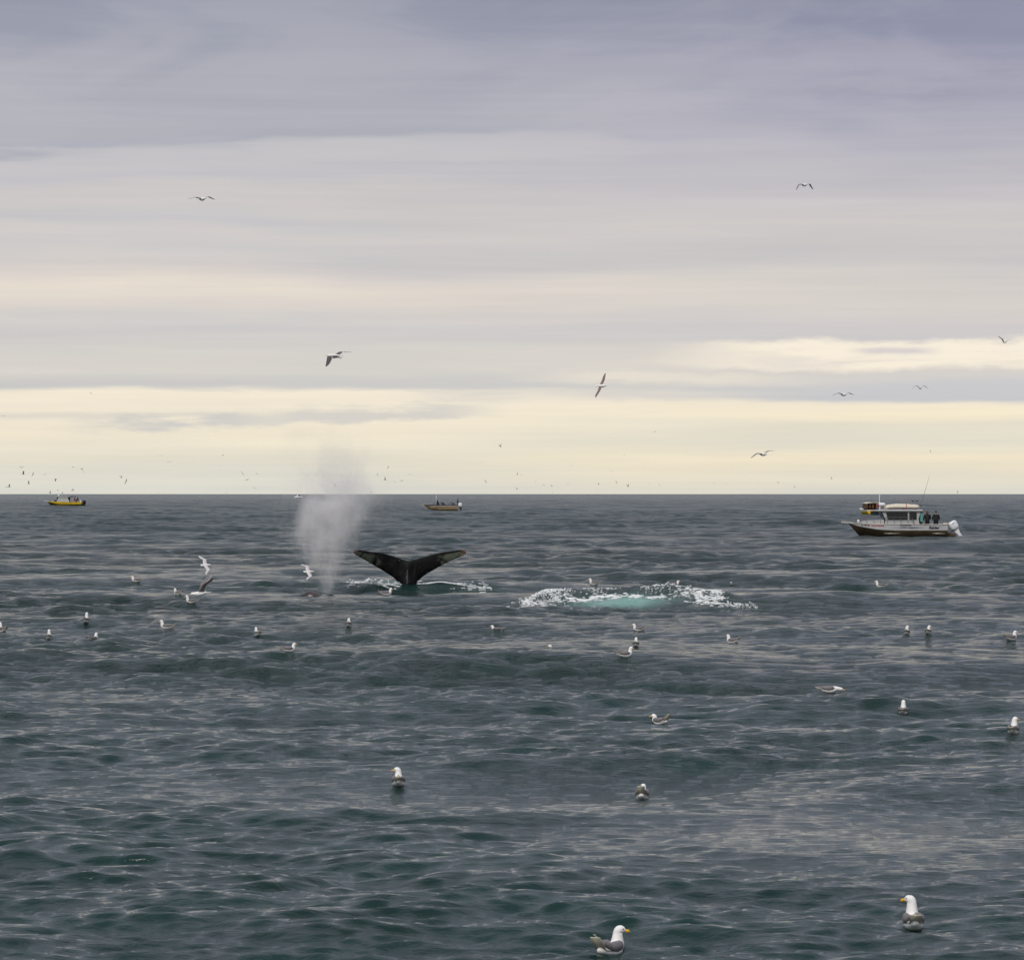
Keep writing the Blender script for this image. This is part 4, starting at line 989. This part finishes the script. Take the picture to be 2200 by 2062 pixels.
m = MB(); m.loft([[(x, y, z) for y, z in ((1.16, 2.13), (1.18, 2.20), (.9, 2.28), (-.9, 2.28), (-1.18, 2.20), (-1.16, 2.13))] for x in (5.94, 5.8, 4, 2.3, 2.13)]); bpart('cabin_roof', m, 'cabin')
m = MB(); m.prism([(2.42, .98), (2.48, 1.5), (2.34, 2.10), (2.12, 2.12), (2.12, .98)], .95, -.95); bpart('rear_bulkhead', m, 'black')
m = MB(); m.box((2.13, .97, 1.25), (2.30, 1.0, 2.0)); bpart('door_glass', m, 'teal')
# trunk cabin on the foredeck
m = MB(); m.loft([[(x, y * w, 1.0 + z * h) for y, z in ((1, 0), (.92, 1), (-.92, 1), (-1, 0))] for x, w, h in ((5.40, .92, .40), (6.3, .74, .36), (7.0, .50, .31), (7.45, .26, .20))]); bpart('trunk_cabin', m, 'cabin')
m = MB(); m.loft([[(x, y, z - .02) for y, z in ((.16 * w, 1.10 + (x - 8) * .06), (.16 * w, 1.2 + (x - 8) * .08), (-.16 * w, 1.2 + (x - 8) * .08), (-.16 * w, 1.10 + (x - 8) * .06))] for x, w in ((8.0, 1.4), (8.6, 1.3), (8.98, .9))]); bpart('bow_pulpit', m, 'trim')
m = MB(); m.tube([(8.2, 0, 1.20), (8.7, 0, 1.30), (9.0, 0, 1.34)], .05, 6); m.tube([(8.98, 0, 1.34), (8.86, 0, 1.05), (8.72, 0, 1.02)], .03, 6); bpart('anchor', m, 'grey')
m = MB(); m.ball((7.56, .42, 1.27), (.12, .12, .17), 10, 8); bpart('fender', m, 'white', smooth=True)
# railings
for sd in (1, -1):
    def ry(x): return min(hl.side(x, 1.0) - .06, 1.22) * sd
    topx = [7.65, 7.58, 7.3, 6.6, 5.8, 5.0, 4.2, 3.3, 3.02]; zt = [1.12, 1.50, 1.57, 1.59, 1.60, 1.60, 1.61, 1.61, 1.50]
    m = MB(); m.tube([(x, ry(x), z) for x, z in zip(topx, zt)] + [(2.78, ry(2.78), 1.03)], .026, 5); bpart('railing', m, 'rail')
    for x in (7.35, 6.88, 6.3, 5.72, 5.15, 4.58, 3.98, 3.38, 2.95):
        m = MB(); m.tube([(x + .07, ry(x), 1.58), (x - .03, ry(x), 1.02)], .018, 5); bpart('rail_post', m, 'rail')
    m = MB(); m.tube([(7.3, ry(7.3), 1.36), (6.4, ry(6.4), 1.38)], .012, 5); bpart('rail_post', m, 'rail')
# radar, mast, roof raft, aerial
m = MB(); m.loft([[(5.49 + .29 * k * math.cos(a), .29 * k * math.sin(a), z) for a in [j * PI / 8 for j in range(16)]] for k, z in ((.9, 2.62), (1, 2.66), (1, 2.78), (.85, 2.84), (.4, 2.86))]); rd = bpart('radar_dome', m, 'white', smooth=True)
m = MB(); [m.tube([(x, y, 2.27), (x, y, 2.63)], .03, 6) for x in (5.3, 5.65) for y in (-.15, .15)]; bpart('bracket', m, 'trim', rd)
m = MB(); m.box((5.38, -.1, 2.29), (5.58, .1, 2.5)); bpart('searchlight', m, 'grey', rd)
m = MB(); m.tube([(5.70, 0, 2.27), (5.70, 0, 3.66)], .035, 6); bpart('mast', m, 'white')
m = MB()
for yo in (-.55, .55): m.tube([(2.42, yo, 2.40), (2.6, yo, 2.46), (3.6, yo, 2.50), (4.6, yo, 2.50), (5.1, yo, 2.44), (5.25, yo * .6, 2.40)], [.10, .16, .17, .17, .14, .08], 8)
rt = bpart('roof_dinghy', m, 'cream', smooth=True)
m = MB(); m.loft([[(x, y, z) for y, z in ((.60, z0 - .12), (.45, z0), (-.45, z0), (-.60, z0 - .12))] for x, z0 in ((2.38, 2.62), (2.55, 2.70), (3.4, 2.76), (4.2, 2.78), (4.9, 2.70), (5.22, 2.60))]); bpart('dinghy_cover', m, 'cream', rt)
m = MB(); m.tube([(x, .73, 2.40) for x in (2.4, 3.2, 4.2, 5.1)], .03, 5); bpart('rub_strip', m, 'lead', rt)
m = MB(); m.tube([(3.47, .5, 2.77), (3.46, .72, 2.6), (3.47, .70, 2.32)], .025, 5); bpart('lashing_strap', m, 'redp', rt)
m = MB(); [m.tube([(x, -.85, 2.33), (x, .85, 2.33)], .025, 5) for x in (2.7, 3.7, 4.8)]; bpart('roof_rack', m, 'black')
m = MB(); m.tube([(2.20, .6, 2.25), (2.22, .6, 2.62), (1.49, .6, 5.16)], [.022, .020, .008], 5); bpart('whip_aerial', m, 'rail')
m = MB(); m.tube([(2.28, .6, 2.66), (2.14, .6, 2.56)], .03, 5); bpart('aerial_base', m, 'black')
# registration, name and logos as in the photograph
text('AK 1023 AM', .13, boat, hl, 7.36, .885, 'ink', bold=.008)
m = MB(); m.box((6.70, hl.side(6.7, .9) + .004, .87), (6.78, hl.side(6.74, .9) + .01, .97)); bpart('registration_sticker', m, 'redp')
text('Crystal Summer', .165, boat, hl, 6.53, .845, 'redp', shear=.35, bold=.006)
text('SEA RAIDER 2886', .125, boat, hl, 4.06, .885, 'ink', bold=.007)
text('Raider', .34, boat, hl, 1.62, .62, 'ink', shear=.18, bold=.016)
def swo(pts, mt, nm='hull_graphic'):
    up = [(x, z + w) for x, z, w in pts]; dn = [(x, z - w) for x, z, w in pts]
    m = MB(); m.loft([[(a[0], hl.side(*a) + .006, a[1]), (b[0], hl.side(*b) + .006, b[1])] for a, b in zip(up, dn)], closed=False); bpart(nm, m, mt)
swo([(4.7, .70, .004), (4.3, .745, .02), (3.8, .77, .035), (3.3, .74, .035), (2.9, .71, .02), (2.3, .70, .012), (1.8, .705, .003)], 'swoosh')
swo([(3.9, .78, .004), (3.5, .745, .03), (3.1, .70, .035), (2.75, .72, .02), (2.4, .75, .006)], 'blue')
swo([(4.3, .735, .004), (3.7, .70, .014), (3.2, .765, .016), (2.6, .76, .012), (2.0, .72, .003)], 'ink')
m = MB(); m.tube([(1.74, hl.side(1.74, .7) + .004, .52), (1.74, hl.side(1.74, .9) + .004, .98)], .006, 4); bpart('panel_seam', m, 'trim')
m = MB(); m.ball((4.14, 1.2, 1.05), (.06, .05, .06), 8, 6); bpart('marker_light', m, 'orange', smooth=True)
m = MB(); m.box((-.0, .5, 1.0), (.36, 1.18, 1.15)); bpart('bait_table', m, 'cream')
m = MB(); m.box((-.80, -.55, .02), (-.01, .55, .24)); m.box((-.82, -.5, -.2), (-.02, .5, .02)); bpart('motor_bracket', m, 'bronze')
ob = outboard(boat, -.80, .42, 28, 'white', 'white', 1.05)
m = MB(); m.prism([(.02, .60), (-.30, .68), (-.36, .72), (-.05, .66)], .236, .242); mm = bpart('cowling_vent', m, 'black', ob)
for k in range(3):
    m = MB(); m.tube([(.02, .1 * k, .42 - k * .02), (-.25, .15 * k, .26), (-.45, .15 * k, .30 + .02 * k), (-.75, .1 * k, .58)], .035, 6); bpart('control_hose', m, 'black', smooth=True)
# second small kicker leg on the bracket
def on_boat(o_loc): return boat.matrix_basis @ Vector(o_loc)
person(on_boat((1.64, .35, .26)), 'person in dark coat and brown knit hat fishing on silver boat, nearer its cabin', (0.018, 0.012, 0.014), (.05, .03, .03), ((0.16, 0.075, 0.04), 1), 100, 'stand', 1.05, group='people fishing from the silver boat')
person(on_boat((.90, .40, .26)), 'person in black coat and green cap fishing on silver boat, nearer its stern', (0.006, 0.007, 0.007), (.008, .008, .008), ((0.05, 0.07, 0.015), 0), 80, 'stand', 1.05, group='people fishing from the silver boat')
def rod(p0, p1, label, r=.016):
    m = MB(); a, b = Vector(p0), Vector(p1); q_ = a.lerp(b, .5); o = m.tube([tuple(a), tuple(q_), tuple(b)], [r, r * .8, r * .45], 5).build('fishing_rod', 'grey')
    tag(o, label, 'fishing rod'); return o
rod(on_boat((.45, .9, 1.05)), on_boat((-.36, 1.3, 1.80)), 'grey fishing rod leaning out over the silver boat stern', .02)
rod(on_boat((1.85, .62, 1.25)), on_boat((2.02, 1.5, 1.0)), 'short dark fishing rod held by the person nearer the silver cabin', .02)
rod(on_boat((.62, .70, 1.30)), on_boat((.50, 1.3, 1.02)), 'short dark fishing rod held by the person in the green cap', .02)

# --- yellow cabin boat, far left
def cabin_boat_small(loc, rotz, sc, label, hullm, low, extra=True):
    r = empty('cabin_boat', loc, (0, 0, rotz), sc); tag(r, label, 'boat')
    h = Hull(7.9, 7.8, 7.1, 2.6, (.56, .70), [(0, .10), (.55, .12), (.75, .26), (.9, .46), (1, .66)]); h.make(r, low, hullm, rubmat=hullm, floor=.36)
    for sd in (1, -1):
        m = MB(); m.prism([(5.5, .66), (5.3, 1.08), (2.75, 1.08), (2.75, .60)], .98 * sd, .94 * sd); m.build('cabin_wall', 'silver', r, False)
        for x0, x1, mt in ((5.22, 5.06, 'silver'), (3.98, 3.86, 'silver'), (2.98, 2.75, 'black')):
            m = MB(); m.box((x1, .94 * sd - .02, 1.07), (x0, .94 * sd + .02, 1.74)); m.build('window_pillar', mt, r, False)
        for x0, x1 in ((3.99, 5.05), (2.99, 3.85)):
            m = MB(); m.box((x0, .955 * sd, 1.10), (x1, .962 * sd, 1.70)); gm = m.build('window', M['teal_clear'], r, False)
        m = MB(); m.prism([(5.32, 1.08), (5.62, 1.72), (5.24, 1.72), (5.24, 1.08)], .965 * sd, .92 * sd); m.build('quarter_window', 'glass', r, False)
    m = MB(); m.box((5.34, -.92, .62), (5.40, .92, 1.08)); m.build('front_wall', 'silver', r, False)
    m = MB(); m.loft([[(5.36, .9, 1.08), (5.36, -.9, 1.08)], [(5.62, .9, 1.72), (5.62, -.9, 1.72)]], closed=False); m.build('windshield', 'glass', r, False)
    m = MB(); m.box((2.6, -1.1, 1.75), (5.85, 1.1, 1.88)); m.build('cabin_roof', 'silver', r, False)
    m = MB(); m.loft([[(2.6, 1.0, 1.76), (2.6, -1.0, 1.76), (2.6, -1.0, 1.86), (2.6, 1.0, 1.86)], [(1.45, .9, 1.84), (1.45, -.9, 1.84), (1.45, -.9, 1.87), (1.45, .9, 1.87)]]); m.build('canopy', 'black', r, False)
    for sd in (1, -1):
        m = MB(); m.tube([(2.65, .95 * sd, 1.62), (1.7, .9 * sd, 1.82)], .03, 5); m.build('canopy_strut', 'black', r)
    m = MB(); m.box((5.55, .55, .70), (6.1, .95, 1.02)); m.build('deck_box', 'black', r, False)
    m = MB(); m.tube([(5.2, 0, 1.88), (5.2, 0, 2.25)], .05, 6); m.ball((5.2, 0, 2.05), (.3, .3, .1), 10, 5); m.build('radar_dome', 'white', r)
    m = MB(); m.tube([(7.3, 0, .80), (8.1, 0, .88), (8.5, 0, .92)], .05, 6); m.build('bow_pulpit', 'white', r)
    m = MB(); m.tube([(6.9, .5, .7), (6.6, .7, .78), (6.0, .85, .95), (5.6, .9, 1.0)], .03, 5); m.build('railing', 'white', r)
    return r, h
tg = bpy.data.materials.new('pale_window'); M['teal_clear'] = mk('pale_window', (0.42, 0.50, 0.46), .15)
y0 = hit(176, 1084.3)
yb, hy_ = cabin_boat_small(y0, PI, y0.y / 730.0, 'yellow hulled boat with silver cabin and black outboard at far left', 'yellow', 'dkgreen')
outboard(yb, -.45, .12, 6, 'black', 'black', 1.05)
m = MB(); m.box((-.35, -.4, .0), (.02, .4, .3)); m.build('motor_bracket', 'dkgreen', yb, False)
for xx, lb, jk, ps, fr in ((1.62, 'person in red jacket standing in the yellow boat cockpit', (0.30, 0.035, 0.015), 'sit', 0), (.82, 'person in dark brown coat at the yellow boat stern', (0.07, 0.03, 0.012), 'sit', 180)):
    person(yb.matrix_basis @ Vector((xx, .35, .52)), lb, jk, (.04, .02, .01), ((0.05, .02, .01), 0), fr, ps, 1.05)
m = MB(); m.ball((.25, .5, .75), (.16, .16, .24), 8, 6); m.build('fender', 'white', yb)

# --- the open tan boat in the middle
o0 = hit(984, 1093.6)
ob_ = empty('open_boat', o0, (0, 0, PI), o0.y / 600.0); tag(ob_, 'open tan skiff with dark rail, three anglers and white outboard near picture centre', 'boat')
h3 = Hull(6.4, 6.1, 5.5, 2.2, (.76, .74), [(0, .54), (.6, .54), (.85, .52), (1, .60)], flat=.5); h3.make(ob_, 'tan', 'grey', rubmat='black', floor=.80)
for sd in (1, -1):
    m = MB(); m.tube([(h3.L[1] * t, h3.bm(t, 1) * sd + .01 * sd, .52) for t in (0, .2, .4, .6, .75, .88)], .03, 5); m.build('rub_rail', 'cream', ob_)
    m = MB(); m.loft([[(x, (1.03 + .01) * sd * k, .20) , (x, 1.05 * sd * k, .0)] for x, k in ((0, .93), (2, .93), (3.6, .92))], closed=False); m.build('lower_panel', 'tand', ob_)
m = MB(); m.box((4.7, .9, .02), (4.85, 1.0, .16)); m.build('hull_light', 'redp', ob_, False)
m = MB(); m.prism([(6.3, .74), (6.85, .80), (6.5, .62), (6.1, .56)], .18, -.18); m.build('bow_step', 'tan', ob_, False)
m = MB(); m.tube([(3.98, .2, .4), (4.02, .2, 2.60)], .028, 6); m.build('whip_aerial', 'white', ob_)
for x in (4.6, 4.38): m = MB(); m.tube([(x, .7, .72), (x, .7, 1.12)], .035, 5); m.build('rod_holder', 'black', ob_)
m = MB(); m.box((2.2, -.5, .3), (3.0, .5, .86)); m.build('console_seat', 'black', ob_, False)
outboard(ob_, -.32, .28, 4, 'white', 'black', 1.0)
def on3(v): return ob_.matrix_basis @ Vector(v)
person(on3((3.86, .2, .42)), 'hooded dark person sitting upright in the open tan boat', (0.008, 0.008, 0.010), (.01, .01, .012), ((0.010, .010, .012), 1), 30, 'sit', 1.0, group='people in the open tan boat')
person(on3((2.55, .3, .10)), 'dark clothed person hunched over amidships in the open tan boat', (0.008, 0.008, 0.009), (.01, .01, .012), ((0.012, .012, .012), 0), 172, 'bend', .95, group='people in the open tan boat')
person(on3((.72, .3, .12)), 'person in black bending forward near the open tan boat stern', (0.009, 0.009, 0.010), (.16, .10, .03), ((0.012, .012, .012), 0), 180, 'bend', .88, group='people in the open tan boat')
person(on3((.02, .1, .40)), 'person in dark green standing highest at the open tan boat stern', (0.025, 0.03, 0.016), (.03, .035, .02), ((0.05, .06, .03), 1), 170, 'stand', .86, group='people in the open tan boat')
rod(on3((1.65, .8, .8)), on3((1.0, 1.1, 1.8)), 'fishing rod slanting up right from the open tan boat', .03)
rod(on3((3.0, .8, .8)), on3((2.75, 1.0, 1.75)), 'fishing rod standing over the middle of the open tan boat', .02)

# --- crowded boat half hidden behind the silver boat
k0 = hit(1881, 1104.5)
kb = empty('charter_boat', k0, (0, 0, R_(101)), k0.y / 575.0)
tag(kb, 'small crowded yellow and white boat seen from astern beyond the silver boat cabin', 'boat')
h4 = Hull(7.2, 7.0, 6.4, 3.1, (.72, 1.05), [(0, .50), (.6, .52), (1, .95)]); h4.make(kb, 'yellow', 'white', floor=.5)
m = MB(); m.loft([[(x, y, z) for y, z in ((1.35, 1.78), (1.30, 1.95), (.7, 2.08), (-.7, 2.08), (-1.30, 1.95), (-1.35, 1.78), (-1.2, 1.86), (0, 1.98), (1.2, 1.86))] for x in (.6, 2.2, 3.8)]); m.build('canopy', 'cream', kb)
m = MB(); m.box((.9, -.9, 2.09), (2.6, .5, 2.16)); m.build('roof_rack', 'dkgreen', kb, False)
for sd in (1, -1):
    for x in (.7, 3.7): m = MB(); m.tube([(x, 1.28 * sd, .7), (x, 1.26 * sd, 1.85)], .035, 5); m.build('canopy_post', 'rail', kb)
m = MB(); m.box((3.3, -1.15, .7), (3.5, 1.15, 1.85)); m.build('cabin_wall', 'brown', kb, False)
m = MB(); m.loft([[(x, y, z) for y, z in ((1.30, 1.86), (1.33, .95))] for x in (.8, 2.0, 3.4)], closed=False); m.build('side_curtain', 'brown', kb)
m = MB(); m.box((-.02, .25, .05), (-.10, .55, .66)); m.box((-.02, .95, .05), (-.10, 1.4, .62)); m.box((-.02, -1.5, .05), (-.10, -.7, .70)); m.build('stern_panel', 'yellow', kb, False)
m = MB(); m.box((-.05, -.7, -.1), (-.14, .95, .55)); m.build('transom', 'dkgreen', kb, False)
outboard(kb, -.35, .30, 0, 'motorblue', 'black', 1.15, y=-.25)
pp = [(.9, .75, (0.14, 0.055, .02), 'person in brown jacket, leftmost in the crowded boat beyond'), (1.0, .15, (0.20, 0.10, .04), 'person in tan jacket in the middle of the crowded boat beyond'),
      (.6, -.55, (0.42, 0.03, .03), 'person in red jacket behind the outboard of the crowded boat'), (1.3, -1.0, (0.035, 0.012, .02), 'person in maroon coat, rightmost in the crowded boat beyond'), (2.2, .45, (0.03, 0.02, .02), 'person in black coat deep under the crowded boat canopy')]
for x, y, jk, lb in pp: person(kb.matrix_basis @ Vector((x, y, .20)), lb, jk, (.02, .015, .015), ((jk[0] * .4, jk[1] * .4, jk[2] * .4), 0), random.choice((95, 120, 200, 280)), 'stand', .90, group='people aboard the crowded boat')

# --- tiny white boat on the horizon by the spout
D5 = 2900
w5 = empty('motor_boat', (at_px(642, D5), D5, CAM_H - 8.4 / F * D5), (0, 0, 0), 1.0); tag(w5, 'tiny white boat on the horizon left of the spout', 'boat')
h5 = Hull(7.4, 7.1, 6.6, 2.6, (1.1, 1.4), [(0, .3), (1, 1.0)]); 
m = MB(); m.tube([(-.2, 0, .5), (3.6, 0, .55), (5.8, 0, .8), (7.2, 0, 1.2)], [(1.2, .75), (1.3, .8), (1.0, .7), (.1, .2)], 8, side=(0, 1, 0)); hu = m.build('hull', 'white', w5); hu.location = (-3.6, 0, 0)
m = MB(); m.box((-1.8, -1, 1.2), (0.2, 1, 2.9)); m.build('cabin', 'white', w5, False)
m = MB(); m.box((-.4, -1.05, 1.4), (1.2, 1.05, 2.7)); m.build('cabin_windows', 'brown', w5, False)
m = MB(); m.tube([(-1.4, 0, 2.8), (-1.4, 0, 4.6)], .18, 5); m.build('mast', 'white', w5)
